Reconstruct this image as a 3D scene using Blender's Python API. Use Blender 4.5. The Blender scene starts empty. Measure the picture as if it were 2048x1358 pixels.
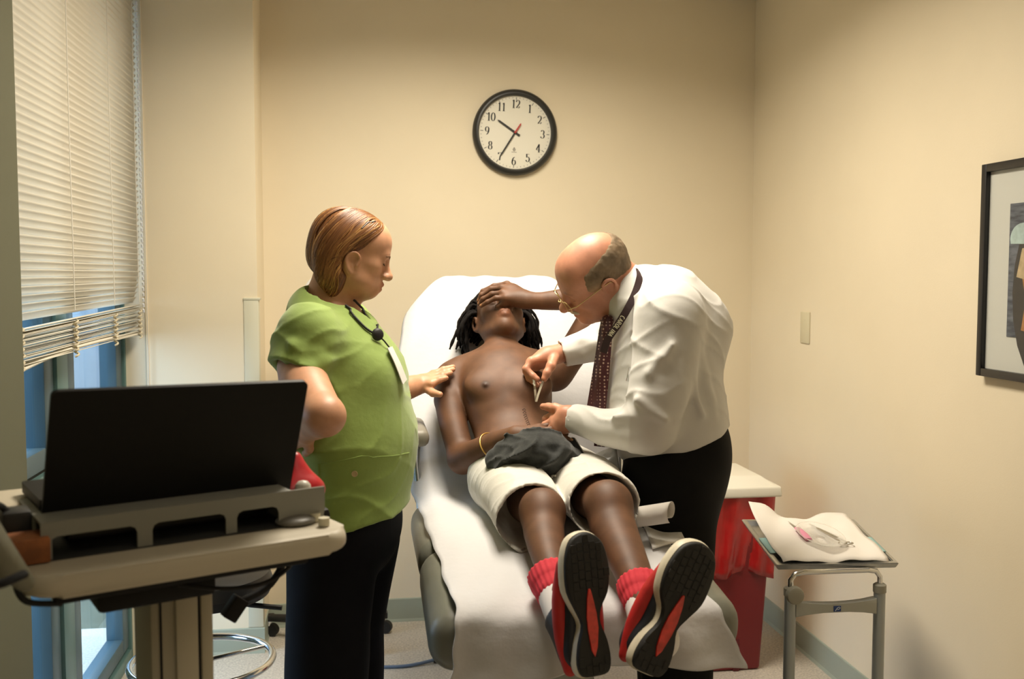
import bpy, bmesh, math, random
import numpy as np
from mathutils import Vector, Matrix

# ------------------------------------------------------------------ scene, camera, world, lights
S = bpy.context.scene
COL = S.collection
FPX = 2000.0
YAW, PITCH, CAMZ = math.radians(8.5), math.radians(3.69), 1.5
cam_data = bpy.data.cameras.new('camera')
cam = bpy.data.objects.new('camera', cam_data)
COL.objects.link(cam)
cam.location = (0, 0, CAMZ)
cam.rotation_euler = (math.pi/2 - PITCH, 0, -YAW)
cam_data.sensor_width = 36
cam_data.lens = 36*FPX/2048
cam_data.clip_start = 0.05
cam_data.dof.use_dof = True
cam_data.dof.focus_distance = 2.85
cam_data.dof.aperture_fstop = 4.5
S.camera = cam
S.view_settings.view_transform = 'Standard'
S.view_settings.look = 'None'
S.view_settings.gamma = 1
S.view_settings.use_curve_mapping = False
S.view_settings.exposure = 0.24

world = bpy.data.worlds.new('sky'); S.world = world
world.use_nodes = True
wn = world.node_tree.nodes; wl = world.node_tree.links
bg = wn['Background']
bg.inputs[0].default_value = (0.68, 0.79, 0.96, 1)
bg.inputs[1].default_value = 6.0

ROOM_XR, ROOM_YB, ROOM_H = 1.725, 4.28, 2.712
def area_light(name, loc, sx, sy, power, color, spread):
    l = bpy.data.lights.new(name, 'AREA'); l.shape = 'RECTANGLE'; l.size = sx; l.size_y = sy
    l.energy = power; l.color = color; l.spread = math.radians(spread)
    o = bpy.data.objects.new(name, l); COL.objects.link(o); o.location = loc
    return o
WARM = (1.0, 0.90, 0.74)
area_light('troffer_light', (0.36, 2.80, 2.74), 0.54, 1.14, 44, WARM, 157)
area_light('troffer_light', (0.42, 0.3, 2.75), 0.54, 1.14, 3, WARM, 160)  # added front fill near the camera; no such fixture is seen

# ------------------------------------------------------------------ image -> world helpers
_f = np.array([math.sin(YAW)*math.cos(PITCH), math.cos(YAW)*math.cos(PITCH), -math.sin(PITCH)])
_r = np.array([math.cos(YAW), -math.sin(YAW), 0.0]); _u = np.cross(_r, _f)
_c = np.array([0, 0, CAMZ])
def ray(x, y): return _f + (x-1024)/FPX*_r - (y-679)/FPX*_u
def W(x, y, d): return _c + d*ray(x, y)
def on_x(x, y, X): r = ray(x, y); return _c + r*X/r[0]
def on_y(x, y, Y): r = ray(x, y); return _c + r*Y/r[1]
def on_z(x, y, Z): r = ray(x, y); return _c + r*(Z-CAMZ)/r[2]

def tag(o, label=None, cat=None, group=None, kind=None):
    if label: o['label'] = label
    if cat: o['category'] = cat
    if group: o['group'] = group
    if kind: o['kind'] = kind
    return o
def empty(name, loc, label=None, cat=None, group=None, rz=0):
    o = bpy.data.objects.new(name, None); COL.objects.link(o); o.location = Vector(loc)
    o.rotation_euler.z = rz; o.empty_display_size = 0.05
    return tag(o, label, cat, group)

# ------------------------------------------------------------------ materials
def mat(name, color, rough=0.6, metal=0.0, noise=0.0, nscale=20.0, bump=0.0, bscale=200.0, spec=0.5, sheen=0.0,
        color2=None, sss=0.0, stretch=None, detail=4.0, trans=0.0, alpha=1.0, coat=0.0, bdist=0.002):
    m = bpy.data.materials.new(name); m.use_nodes = True
    nt = m.node_tree; N = nt.nodes; L = nt.links
    b = N['Principled BSDF']
    b.inputs['Base Color'].default_value = (*color, 1)
    b.inputs['Roughness'].default_value = rough
    b.inputs['Metallic'].default_value = metal
    b.inputs['Specular IOR Level'].default_value = spec
    if sheen: b.inputs['Sheen Weight'].default_value = sheen
    if coat: b.inputs['Coat Weight'].default_value = coat
    if trans: b.inputs['Transmission Weight'].default_value = trans
    if alpha < 1: b.inputs['Alpha'].default_value = alpha
    if sss:
        b.inputs['Subsurface Weight'].default_value = sss
        b.inputs['Subsurface Radius'].default_value = (0.010, 0.004, 0.002)
        b.inputs['Subsurface Scale'].default_value = 1.0
    tc = N.new('ShaderNodeTexCoord'); src = tc.outputs['Object']
    if stretch:
        mp = N.new('ShaderNodeMapping'); mp.inputs['Scale'].default_value = stretch
        L.new(src, mp.inputs['Vector']); src = mp.outputs['Vector']
    if noise or color2:
        n = N.new('ShaderNodeTexNoise'); n.inputs['Scale'].default_value = nscale; n.inputs['Detail'].default_value = detail
        L.new(src, n.inputs['Vector'])
        r = N.new('ShaderNodeValToRGB')
        c2 = color2 if color2 else tuple(max(0, c*(1-noise)) for c in color)
        c1 = color if color2 else tuple(min(1, c*(1+noise)) for c in color)
        r.color_ramp.elements[0].color = (*c2, 1); r.color_ramp.elements[1].color = (*c1, 1)
        r.color_ramp.elements[0].position = 0.35; r.color_ramp.elements[1].position = 0.65
        L.new(n.outputs['Fac'], r.inputs['Fac']); L.new(r.outputs['Color'], b.inputs['Base Color'])
    if bump:
        n = N.new('ShaderNodeTexNoise'); n.inputs['Scale'].default_value = bscale; n.inputs['Detail'].default_value = 3
        L.new(src, n.inputs['Vector'])
        bp = N.new('ShaderNodeBump'); bp.inputs['Strength'].default_value = bump; bp.inputs['Distance'].default_value = bdist
        L.new(n.outputs['Fac'], bp.inputs['Height']); L.new(bp.outputs['Normal'], b.inputs['Normal'])
    return m

def attr_tint(m, name='tint'):
    """multiply the base colour with a painted-on colour attribute (lips, palms, nails ...)"""
    nt = m.node_tree; N = nt.nodes; L = nt.links; b = N['Principled BSDF']
    a = N.new('ShaderNodeAttribute'); a.attribute_name = name
    mx = N.new('ShaderNodeMix'); mx.data_type = 'RGBA'; mx.blend_type = 'MULTIPLY'; mx.inputs[0].default_value = 1
    if b.inputs['Base Color'].links:
        L.new(b.inputs['Base Color'].links[0].from_socket, mx.inputs[6])
    else:
        mx.inputs[6].default_value = b.inputs['Base Color'].default_value
    L.new(a.outputs['Color'], mx.inputs[7]); L.new(mx.outputs[2], b.inputs['Base Color'])
    return m

M = {}
M['wall'] = mat('wall_paint', (0.80, 0.705, 0.53), 0.75, noise=0.015, nscale=3, bump=0.10, bscale=260, spec=0.25)
M['ceiling'] = mat('ceiling_tile', (0.80, 0.78, 0.72), 0.9, noise=0.04, nscale=60, bump=0.2, bscale=150)
M['base'] = mat('vinyl_base', (0.34, 0.38, 0.31), 0.5, noise=0.03, nscale=8)
M['guard'] = mat('corner_guard_vinyl', (0.62, 0.60, 0.47), 0.45)
M['white_plastic'] = mat('white_plastic', (0.80, 0.77, 0.68), 0.35)
M['beige_plastic'] = mat('beige_plastic', (0.66, 0.60, 0.42), 0.4)
M['black_plastic'] = mat('black_plastic', (0.012, 0.012, 0.013), 0.45, bump=0.05, bscale=900)
M['black_matte'] = mat('black_matte', (0.008, 0.008, 0.009), 0.6, spec=0.25)
M['chrome'] = mat('chrome', (0.75, 0.76, 0.78), 0.12, metal=1)
M['steel'] = mat('brushed_steel', (0.55, 0.56, 0.57), 0.32, metal=1, noise=0.06, nscale=40, stretch=(1, 1, 0.1))
M['grey_paint'] = mat('grey_powder_coat', (0.36, 0.39, 0.40), 0.38, noise=0.03, nscale=15, metal=0.35)
M['grey_plastic'] = mat('grey_plastic', (0.30, 0.29, 0.24), 0.5)
M['paper'] = mat('white_paper_cloth', (0.76, 0.72, 0.67), 0.85, bump=0.12, bscale=90, bdist=0.004)
M['rubber'] = mat('black_rubber', (0.012, 0.011, 0.010), 0.7, bump=0.3, bscale=300)

# ------------------------------------------------------------------ plain mesh helpers
def link_mesh(name, me, m=None, parent=None, smooth=None):
    o = bpy.data.objects.new(name, me); COL.objects.link(o)
    if m is not None and not me.materials: me.materials.append(m)
    if parent is not None:
        o.parent = parent
        bpy_mat = Matrix.Translation(parent.matrix_basis.translation) @ parent.matrix_basis.to_3x3().to_4x4()
        par = parent
        full = Matrix.Identity(4)
        chain = []
        while par is not None:
            chain.append(par.matrix_basis.copy()); par = par.parent
        for mm in reversed(chain): full = full @ mm
        # geometry is given in world space: move it into the parent's frame
        if not me.get('_local'):
            me.transform(full.inverted()); me['_local'] = 1
    if smooth is not None:
        for p in me.polygons: p.use_smooth = smooth
    return o
def raw(name, verts, faces, m=None, parent=None, smooth=False):
    me = bpy.data.meshes.new(name); me.from_pydata([tuple(map(float, v)) for v in verts], [], faces); me.update()
    return link_mesh(name, me, m, parent, smooth)
def finish(bm, name, m, parent=None, smooth=False, angle=None):
    bmesh.ops.recalc_face_normals(bm, faces=bm.faces[:])
    me = bpy.data.meshes.new(name); bm.to_mesh(me); bm.free()
    if angle is not None:
        for p in me.polygons: p.use_smooth = True
        me.set_sharp_from_angle(angle=math.radians(angle))
        return link_mesh(name, me, m, parent)
    return link_mesh(name, me, m, parent, smooth)
def basis(ax, ay, az, o):
    return Matrix(((ax[0], ay[0], az[0], o[0]), (ax[1], ay[1], az[1], o[1]), (ax[2], ay[2], az[2], o[2]), (0, 0, 0, 1)))
def add_box(bm, lo, hi, T=None, bevel=0.0, seg=2):
    vs = [bm.verts.new((x, y, z)) for x in (lo[0], hi[0]) for y in (lo[1], hi[1]) for z in (lo[2], hi[2])]
    fs = [bm.faces.new([vs[i] for i in q]) for q in ((0,1,3,2),(4,6,7,5),(0,4,5,1),(2,3,7,6),(0,2,6,4),(1,5,7,3))]
    if bevel:
        es = list({e for f in fs for e in f.edges})
        r = bmesh.ops.bevel(bm, geom=es, offset=bevel, segments=seg, affect='EDGES', profile=0.5)
        vs = list({v for f in r['faces'] for v in f.verts} | {v for v in vs if v.is_valid})
    if T is not None: bmesh.ops.transform(bm, matrix=T, verts=[v for v in vs if v.is_valid])
def box(name, lo, hi, m, parent=None, T=None, bevel=0.0, seg=2):
    bm = bmesh.new(); add_box(bm, lo, hi, T, bevel, seg)
    return finish(bm, name, m, parent, angle=35)
def rot_to(d):
    return Vector(d).to_track_quat('Z', 'Y').to_matrix().to_4x4()
def add_cyl(bm, a, b, r0, r1=None, n=20, caps=True):
    a = Vector(a); b = Vector(b); r1 = r0 if r1 is None else r1
    q = rot_to(b-a).to_3x3()
    A = [bm.verts.new(a + q @ Vector((r0*math.cos(2*math.pi*i/n), r0*math.sin(2*math.pi*i/n), 0))) for i in range(n)]
    B = [bm.verts.new(b + q @ Vector((r1*math.cos(2*math.pi*i/n), r1*math.sin(2*math.pi*i/n), 0))) for i in range(n)]
    for i in range(n): bm.faces.new((A[i], A[(i+1) % n], B[(i+1) % n], B[i]))
    if caps: bm.faces.new(A[::-1]); bm.faces.new(B)
def cyl(name, a, b, r0, m, parent=None, r1=None, n=20):
    bm = bmesh.new(); add_cyl(bm, a, b, r0, r1, n); return finish(bm, name, m, parent, angle=40)
def catmull(pts, n=8, closed=False):
    P = [np.array(p, float) for p in pts]; out = []
    N_ = len(P)
    for i in range(N_ if closed else N_-1):
        if closed: p0, p1, p2, p3 = P[i-1], P[i], P[(i+1) % N_], P[(i+2) % N_]
        else: p0, p1, p2, p3 = P[max(i-1, 0)], P[i], P[i+1], P[min(i+2, N_-1)]
        for k in range(n):
            t = k/n
            out.append(0.5*((2*p1) + (-p0+p2)*t + (2*p0-5*p1+4*p2-p3)*t*t + (-p0+3*p1-3*p2+p3)*t**3))
    if not closed: out.append(P[-1])
    return out
def add_tube(bm, pts, r, n=10, closed=False, caps=True, flat=1.0, upv=None):
    P = [Vector(p) for p in pts]; K = len(P)
    rr = r if hasattr(r, '__len__') else [r]*K
    rings = []; prev = None
    for i in range(K):
        if closed: t = P[(i+1) % K]-P[i-1]
        else: t = P[min(i+1, K-1)]-P[max(i-1, 0)]
        t.normalize()
        ref = prev if prev is not None else (Vector(upv) if upv is not None else (Vector((0, 0, 1)) if abs(t.z) < 0.9 else Vector((1, 0, 0))))
        s = t.cross(ref)
        if s.length < 1e-6: s = t.cross(Vector((1, 0.3, 0)))
        s.normalize(); u = s.cross(t); u.normalize(); prev = u
        rings.append([bm.verts.new(P[i] + s*(rr[i]*math.cos(2*math.pi*j/n)) + u*(flat*rr[i]*math.sin(2*math.pi*j/n))) for j in range(n)])
    for i in range(K if closed else K-1):
        A, B = rings[i], rings[(i+1) % K]
        for j in range(n): bm.faces.new((A[j], A[(j+1) % n], B[(j+1) % n], B[j]))
    if caps and not closed: bm.faces.new(rings[0][::-1]); bm.faces.new(rings[-1])
def tube(name, pts, r, m, parent=None, n=10, closed=False, flat=1.0, upv=None, sm=0):
    if sm:
        if hasattr(r, '__len__'):
            q = catmull([np.append(np.array(p, float), x) for p, x in zip(pts, r)], sm, closed)
            pts = [x[:3] for x in q]; r = [float(x[3]) for x in q]
        else: pts = catmull(pts, sm, closed)
    bm = bmesh.new(); add_tube(bm, pts, r, n, closed, True, flat, upv); return finish(bm, name, m, parent, angle=60)
def add_prism(bm, outline, T, depth):
    """2-D outline (x, y) extruded 0..depth along local z, then transformed by T"""
    A = [bm.verts.new(T @ Vector((x, y, 0))) for x, y in outline]; B = [bm.verts.new(T @ Vector((x, y, depth))) for x, y in outline]
    n = len(A)
    for i in range(n): bm.faces.new((A[i], A[(i+1) % n], B[(i+1) % n], B[i]))
    bm.faces.new(A[::-1]); bm.faces.new(B)
def prism(name, outline, T, depth, m, parent=None, bevel=0, angle=35):
    bm = bmesh.new(); add_prism(bm, outline, T, depth)
    if bevel: bmesh.ops.bevel(bm, geom=bm.edges[:], offset=bevel, segments=2, affect='EDGES', profile=0.5)
    return finish(bm, name, m, parent, angle=angle)
def grid_surface(name, rows, m, parent=None, thick=0.0, closed=False):
    """rows: list of equally long point lists -> smooth sheet (with real thickness)"""
    R, C_ = len(rows), len(rows[0])
    V = [tuple(map(float, p)) for r in rows for p in r]
    Fs = [(i*C_+j, i*C_+(j+1) % C_, (i+1)*C_+(j+1) % C_, (i+1)*C_+j) for i in range(R-1) for j in range(C_ if closed else C_-1)]
    me = bpy.data.meshes.new(name); me.from_pydata(V, [], Fs); me.update()
    o = link_mesh(name, me, m, parent, True)
    if thick:
        s = o.modifiers.new('thick', 'SOLIDIFY'); s.thickness = thick; s.offset = -1
    return o

# ------------------------------------------------------------------ signed-distance modelling (people, cloth, soft things)
class SDF:
    """smooth unions / subtractions of tapered capsules and ellipsoids, meshed by sparse surface nets"""
    def __init__(self): self.p = []; self.disp = None
    def _add(self, kind, data, lo, hi, k, op, tint):
        self.p.append((kind, data, np.array(lo)-k*1.2-0.012, np.array(hi)+k*1.2+0.012, k, op, tint))
        return self
    def cap(self, a, b, ra, rb=None, k=0.01, op='+', flat=None, tint=None):
        """tapered capsule; flat=(axis, factor) squeezes the section along axis by factor"""
        a = np.array(a, float); b = np.array(b, float); rb = ra if rb is None else rb
        r = max(ra, rb)*(max(1.0, flat[1]) if flat else 1)
        if flat:
            ax = np.array(flat[0], float); d = b-a; L = np.linalg.norm(d)
            if L > 1e-9: d = d/L; ax = ax-d*(ax@d)
            ax = ax/np.linalg.norm(ax); flat = (ax.astype(np.float32), flat[1])
        return self._add('c', (a.astype(np.float32), b.astype(np.float32), ra, rb, flat), np.minimum(a, b)-r, np.maximum(a, b)+r, k, op, tint)
    def chain(self, pts, rad, k=0.01, op='+', flat=None, sm=0, tint=None):
        if sm:
            q = catmull([np.append(np.array(p, float), r) for p, r in zip(pts, rad)], sm)
            pts = [x[:3] for x in q]; rad = [float(x[3]) for x in q]
        pts = [np.array(p, float) for p in pts]
        R = max(rad)*(max(1.0, flat[1]) if flat else 1)
        P = np.array(pts)
        segs = []
        for i in range(len(pts)-1):
            a, b = pts[i], pts[i+1]; fl = None
            if flat:
                f0 = np.array(flat[0], float)/np.linalg.norm(flat[0]); d = b-a; L = np.linalg.norm(d)
                ax = f0-(d*(f0@d)/(L*L) if L > 1e-9 else 0); fl = ((ax/np.linalg.norm(ax)).astype(np.float32), flat[1])
            r = max(rad[i], rad[i+1])*(max(1.0, flat[1]) if flat else 1)+k*1.2+.012
            segs.append((a.astype(np.float32), b.astype(np.float32), rad[i], rad[i+1], fl, np.minimum(a, b)-r, np.maximum(a, b)+r))
        return self._add('h', segs, P.min(0)-R, P.max(0)+R, k, op, tint)
    def ell(self, c, r, R=None, k=0.01, op='+', tint=None):
        c = np.array(c, float); r = np.array(r, float)
        R = np.eye(3) if R is None else np.array(R, float)
        e = np.abs(R) @ r
        return self._add('e', (c.astype(np.float32), r.astype(np.float32), R.astype(np.float32)), c-e, c+e, k, op, tint)
    def rbox(self, c, h, R=None, rad=0.01, k=0.01, op='+', tint=None):
        c = np.array(c, float); h = np.array(h, float); R = np.eye(3) if R is None else np.array(R, float)
        e = np.abs(R) @ h
        return self._add('b', (c.astype(np.float32), h.astype(np.float32), R.astype(np.float32), rad), c-e, c+e, k, op, tint)
    def half(self, pt, n, k=0.004, lo=None, hi=None):
        """cut away everything on the side of +n (inside the optional box)"""
        pt = np.array(pt, float); n = np.array(n, float); n /= np.linalg.norm(n)
        return self._add('p', (pt.astype(np.float32), n.astype(np.float32)), pt-9 if lo is None else lo, pt+9 if hi is None else hi, k, '-', None)
    @staticmethod
    def _capd(P, a, b, ra, rb, flat):
        d = b-a; L2 = d@d
        v = P-a
        t = np.minimum(np.maximum((v@d)/L2, 0), 1) if L2 > 1e-12 else np.zeros(len(P), np.float32)
        w = v-t[:, None]*d
        r = ra+(rb-ra)*t
        if flat is None: return np.sqrt(np.einsum('ij,ij->i', w, w))-r
        ax, f = flat
        c = w@ax
        q = np.einsum('ij,ij->i', w, w)-c*c+(c/f)**2
        return (np.sqrt(np.maximum(q, 1e-12))-r)*min(1.0, f)**0.5
    @staticmethod
    def _eval(prim, P):
        kind, D = prim[0], prim[1]
        if kind == 'c': return SDF._capd(P, *D)
        if kind == 'h':
            out = None
            for q in D:
                x = SDF._capd(P, *q[:5])
                out = x if out is None else np.minimum(out, x)
            return out
        if kind == 'e':
            c, r, R = D
            q = (P-c) @ R
            k0 = np.sqrt(((q/r)**2).sum(1)); k1 = np.sqrt(((q/(r*r))**2).sum(1))
            return k0*(k0-1)/np.maximum(k1, 1e-9)
        if kind == 'b':
            c, h, R, rad = D
            q = np.abs((P-c) @ R)-h+rad
            return np.sqrt((np.maximum(q, 0)**2).sum(1))+np.minimum(q.max(1), 0)-rad
        if kind == 'p':
            return (P-D[0]) @ -D[1]
    def field(self, P, lo=None, hi=None, want_tint=False):
        P = np.asarray(P, np.float32)
        d = np.full(len(P), 1.0, np.float32)
        T = np.ones((len(P), 3)) if want_tint else None
        for prim in self.p:
            if lo is not None and (np.any(prim[2] > hi) or np.any(prim[3] < lo)): continue
            k, op = prim[4], prim[5]
            if want_tint:
                sel = np.all((P >= prim[2]) & (P <= prim[3]), axis=1)
                if not sel.any(): continue
                x = np.full(len(P), 1.0); x[sel] = self._eval(prim, P[sel])
            else: x = self._eval(prim, P)
            if op == '+':
                h = np.maximum(k-np.abs(d-x), 0)/k
                if want_tint:
                    w = np.clip(0.5+(d-x)/(2*k), 0, 1)[:, None]
                    tn = np.ones(3) if prim[6] is None else np.array(prim[6])
                    T = T*(1-w)+tn*w
                d = np.minimum(d, x)-h*h*k*0.25
            elif op == '-':
                x = -x
                h = np.maximum(k-np.abs(d-x), 0)/k
                d = np.maximum(d, x)+h*h*k*0.25
            elif op == 't':      # paint only
                if want_tint:
                    w = np.clip(0.5-x/k, 0, 1)[:, None]; T = T*(1-w)+np.array(prim[6])*w
        if self.disp is not None: d = d+self.disp(P)
        return (d, T) if want_tint else d
    def mesh(self, name, res, m, parent=None, tint=False, B=20, clip=None):
        """sparse naive surface nets"""
        adds = [q for q in self.p if q[5] == '+']
        lo = np.min([q[2] for q in adds], 0)-2*res; hi = np.max([q[3] for q in adds], 0)+2*res
        if clip is not None: lo = np.maximum(lo, clip[0]); hi = np.minimum(hi, clip[1])
        nb = np.ceil((hi-lo)/(res*B)).astype(int)
        ax = np.arange(B+2)
        loc = np.stack(np.meshgrid(ax, ax, ax, indexing='ij'), -1).reshape(-1, 3)
        blk = res*B
        touched = np.zeros(nb, bool)
        for q in adds:
            i0 = np.clip(((q[2]-lo)/blk).astype(int), 0, nb-1); i1 = np.clip(((q[3]-lo)/blk).astype(int), 0, nb-1)
            touched[i0[0]:i1[0]+1, i0[1]:i1[1]+1, i0[2]:i1[2]+1] = True
        cellK, cellP, quads = [], [], []
        bidx = np.argwhere(touched)
        plain = SDF(); plain.p = adds
        dc = plain.field(lo+(bidx+.5)*blk)
        bidx = bidx[dc < blk*1.15+.02]
        D3 = (nb*B+4)
        key = lambda c: (c[:, 0]*D3[1]+c[:, 1])*D3[2]+c[:, 2]
        n = B+2
        cor = np.array([(a, b, c) for a in (0, 1) for b in (0, 1) for c in (0, 1)])
        for bi in bidx:
            base = bi*B
            P0 = lo+base*res
            sub = SDF(); bl, bh = P0-2*res, P0+blk+2*res
            for q in self.p:
                if np.any(q[2] > bh) or np.any(q[3] < bl): continue
                if q[0] == 'h':
                    sg = [g for g in q[1] if not (np.any(g[5] > bh) or np.any(g[6] < bl))]
                    if not sg: continue
                    q = (q[0], sg)+q[2:]
                sub.p.append(q)
            if not any(q[5] == '+' for q in sub.p): continue
            sub.disp = self.disp
            V = sub.field(P0+loc*res).reshape(n, n, n)
            ins = V < 0
            # cells with a sign change
            c8 = np.stack([ins[a:n-1+a, b:n-1+b, c:n-1+c] for a, b, c in cor], 0)
            s = c8.sum(0); act = (s > 0) & (s < 8)
            if not act.any(): continue
            ci = np.argwhere(act)
            acc = np.zeros((len(ci), 3)); cnt = np.zeros(len(ci))
            for e0 in range(8):
                for axx in range(3):
                    if cor[e0][axx]: continue
                    c0 = cor[e0]; c1 = c0.copy(); c1[axx] = 1
                    v0 = V[ci[:, 0]+c0[0], ci[:, 1]+c0[1], ci[:, 2]+c0[2]]; v1 = V[ci[:, 0]+c1[0], ci[:, 1]+c1[1], ci[:, 2]+c1[2]]
                    ch = (v0 < 0) != (v1 < 0)
                    t = np.where(ch, v0/np.where(ch, v0-v1, 1), 0)
                    p = np.repeat(c0[None].astype(float), len(ci), 0); p[:, axx] = t
                    acc += np.where(ch[:, None], p, 0); cnt += ch
            pos = lo+(base+ci+acc/cnt[:, None])*res
            gk = base+ci+1
            cellK.append(key(gk)); cellP.append(pos)
            # quads for grid edges owned by this block (edge start inside 1..B)
            for axx in range(3):
                sl0 = [slice(1, B+1)]*3; sl1 = list(sl0); sl1[axx] = slice(2, B+2)
                a_ = ins[tuple(sl0)]; b_ = ins[tuple(sl1)]
                ed = np.argwhere(a_ != b_)
                if not len(ed): continue
                fl = a_[ed[:, 0], ed[:, 1], ed[:, 2]]
                g = base+ed+1+1       # cell index (offset +1) of the cell whose min corner is the edge start
                u_, w_ = (axx+1) % 3, (axx+2) % 3
                du = np.zeros(3, int); du[u_] = 1; dw = np.zeros(3, int); dw[w_] = 1
                q = np.stack([key(g-du-dw), key(g-dw), key(g), key(g-du)], 1)
                q[~fl] = q[~fl][:, ::-1]
                quads.append(q)
        K = np.concatenate(cellK); Pp = np.concatenate(cellP)
        K, idx = np.unique(K, return_index=True); Pp = Pp[idx]
        Q = np.concatenate(quads)
        f = np.searchsorted(K, Q); f = np.clip(f, 0, len(K)-1)
        ok = np.all(K[f] == Q, axis=1); f = f[ok]
        used = np.unique(f); remap = np.full(len(K), -1); remap[used] = np.arange(len(used))
        Pp = Pp[used]; f = remap[f]
        me = bpy.data.meshes.new(name)
        me.vertices.add(len(Pp)); me.vertices.foreach_set('co', Pp.astype(np.float32).ravel())
        me.loops.add(f.size); me.loops.foreach_set('vertex_index', f.astype(np.int32).ravel())
        me.polygons.add(len(f)); me.polygons.foreach_set('loop_start', np.arange(0, f.size, 4, dtype=np.int32))
        me.update(calc_edges=True)
        me.polygons.foreach_set('use_smooth', np.ones(len(f), bool))
        if tint:
            T = np.ones((len(Pp), 3))
            for s0 in range(0, len(Pp), 20000):
                T[s0:s0+20000] = self.field(Pp[s0:s0+20000], want_tint=True)[1]
            at = me.color_attributes.new('tint', 'FLOAT_COLOR', 'POINT')
            at.data.foreach_set('color', np.c_[T, np.ones(len(Pp))].astype(np.float32).ravel())
        o = link_mesh(name, me, m, parent)
        return o
def surface_snap(sdf, P, it=8, off=0.0):
    """move points on to the surface of an SDF"""
    P = np.array(P, float); e = 2e-3
    for _ in range(it):
        d = sdf.field(P)
        g = np.stack([sdf.field(P+np.eye(3)[i]*e)-d for i in range(3)], 1)
        g /= np.linalg.norm(g, axis=1, keepdims=True)+1e-9
        P = P-g*np.clip(d-off, -0.02, 0.02)[:, None]
    return P
def fold_noise(P, s, seed=0.0):
    x, y, z = P[:, 0]*s+seed, P[:, 1]*s+1.7*seed, P[:, 2]*s-seed
    a = np.sin(x*1.0+1.3*np.sin(y*0.7+z*0.4)+0.8*np.sin(z*1.1))
    b = np.sin(y*1.2+1.1*np.sin(z*0.8-x*0.5)+0.6*np.sin(x*1.3))
    c = np.sin(z*0.9+1.4*np.sin(x*0.6+y*0.9))
    return (a+b+c)/3
def creases(P, s, seed=0.0, d1=(1, .3, .2), d2=(-.2, 1, .3), d3=(.3, -.2, 1), sharp=3.0):
    """sharp ridges with soft valleys, like rumpled cloth; 0..1"""
    q = P*s; d1, d2, d3 = np.array(d1), np.array(d2), np.array(d3)
    a = q@d1+1.1*np.sin(.55*(q@d2)+seed)+.6*np.sin(.9*(q@d3)+2*seed)+seed
    m = .5+.5*np.sin(.33*(q@d2)+3*seed)*np.cos(.41*(q@d3)+.6*(q@d1)*.3+seed)
    return (1-np.abs(np.sin(a)))**sharp*m
def nrm(v): v = np.array(v, float); return v/np.linalg.norm(v)
# ------------------------------------------------------------------ the room
XL, XR, YB, RH = -0.80, ROOM_XR, ROOM_YB, ROOM_H
YF = -0.9                  # wall behind the camera
PX0, PX1, PY = -0.90, -0.405, 4.0      # far pier beside the window
NY = 2.52                  # near end of the window
floor_m = mat('terrazzo_vinyl', (0.62, 0.56, 0.47), 0.42, color2=(0.40, 0.36, 0.31), nscale=120, detail=6, bump=0.03, bscale=80)
def struct(name, lo, hi, m):
    o = box(name, lo, hi, m); o['kind'] = 'structure'; return o
struct('floor', (-1.2, YF-.1, -0.1), (XR+.1, YB+.1, 0), floor_m)
struct('wall_back', (PX1-.01, YB, 0), (XR+.1, YB+.1, RH), M['wall'])
struct('wall_right', (XR, YF-.1, 0), (XR+.1, YB, RH), M['wall'])
struct('wall_front', (-1.2, YF-.1, 0), (XR, YF, RH), M['wall'])
struct('wall_pier', (PX0, PY, 0), (PX1, YB+.1, RH), M['wall'])
near_m = mat('near_wall_olive', (0.13, 0.13, 0.085), 0.75, noise=0.015, nscale=3, bump=0.10, bscale=260, spec=0.25)  # left wall set darker and more olive than the other walls
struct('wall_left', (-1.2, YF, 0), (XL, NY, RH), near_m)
struct('wall_header', (-1.0, NY, 2.62), (XL, PY, RH), M['wall'])
# ceiling with openings for the recessed light and the added fill fixture
ceil = bmesh.new()
holes = [(0.36, 2.80), (0.42, 0.3)]
xs = [-1.2, 0.06, 0.12, 0.66, 0.72, XR+.1]
ys = [YF-.1, 0.3-.6, 0.3+.6, 2.80-.6, 2.80+.6, YB+.1]
for i in range(5):
    for j in range(5):
        if (j == 3 and i in (1, 2)) or (j == 1 and i in (2, 3)): continue
        add_box(ceil, (xs[i], ys[j], RH), (xs[i+1], ys[j+1], RH+.1))
co = finish(ceil, 'ceiling', M['ceiling']); co['kind'] = 'structure'
diff_m = mat('light_diffuser', (0.9, 0.88, 0.8), 0.5)
d_b = diff_m.node_tree.nodes['Principled BSDF']; d_b.inputs['Emission Color'].default_value = (1, .85, .62, 1); d_b.inputs['Emission Strength'].default_value = 0.6
for i, (hx, hy) in enumerate(holes):
    t = empty('ceiling_light', (hx, hy, RH), ['recessed rectangular ceiling light above the exam chair', 'unseen fill light added above the foreground, built as a recessed fixture'][i], 'ceiling light', 'recessed ceiling lights')
    bm = bmesh.new()
    for lo, hi in (((-.30, -.60, 0), (-.28, .60, .1)), ((.28, -.60, 0), (.30, .60, .1)), ((-.28, -.60, 0), (.28, -.58, .1)), ((-.28, .58, 0), (.28, .60, .1))):
        add_box(bm, lo, hi, Matrix.Translation((hx, hy, RH-.005)))
    finish(bm, 'frame', M['white_plastic'], t)
    box('diffuser', (hx-.28, hy-.58, RH+.085), (hx+.28, hy+.58, RH+.095), diff_m, t)
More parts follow.
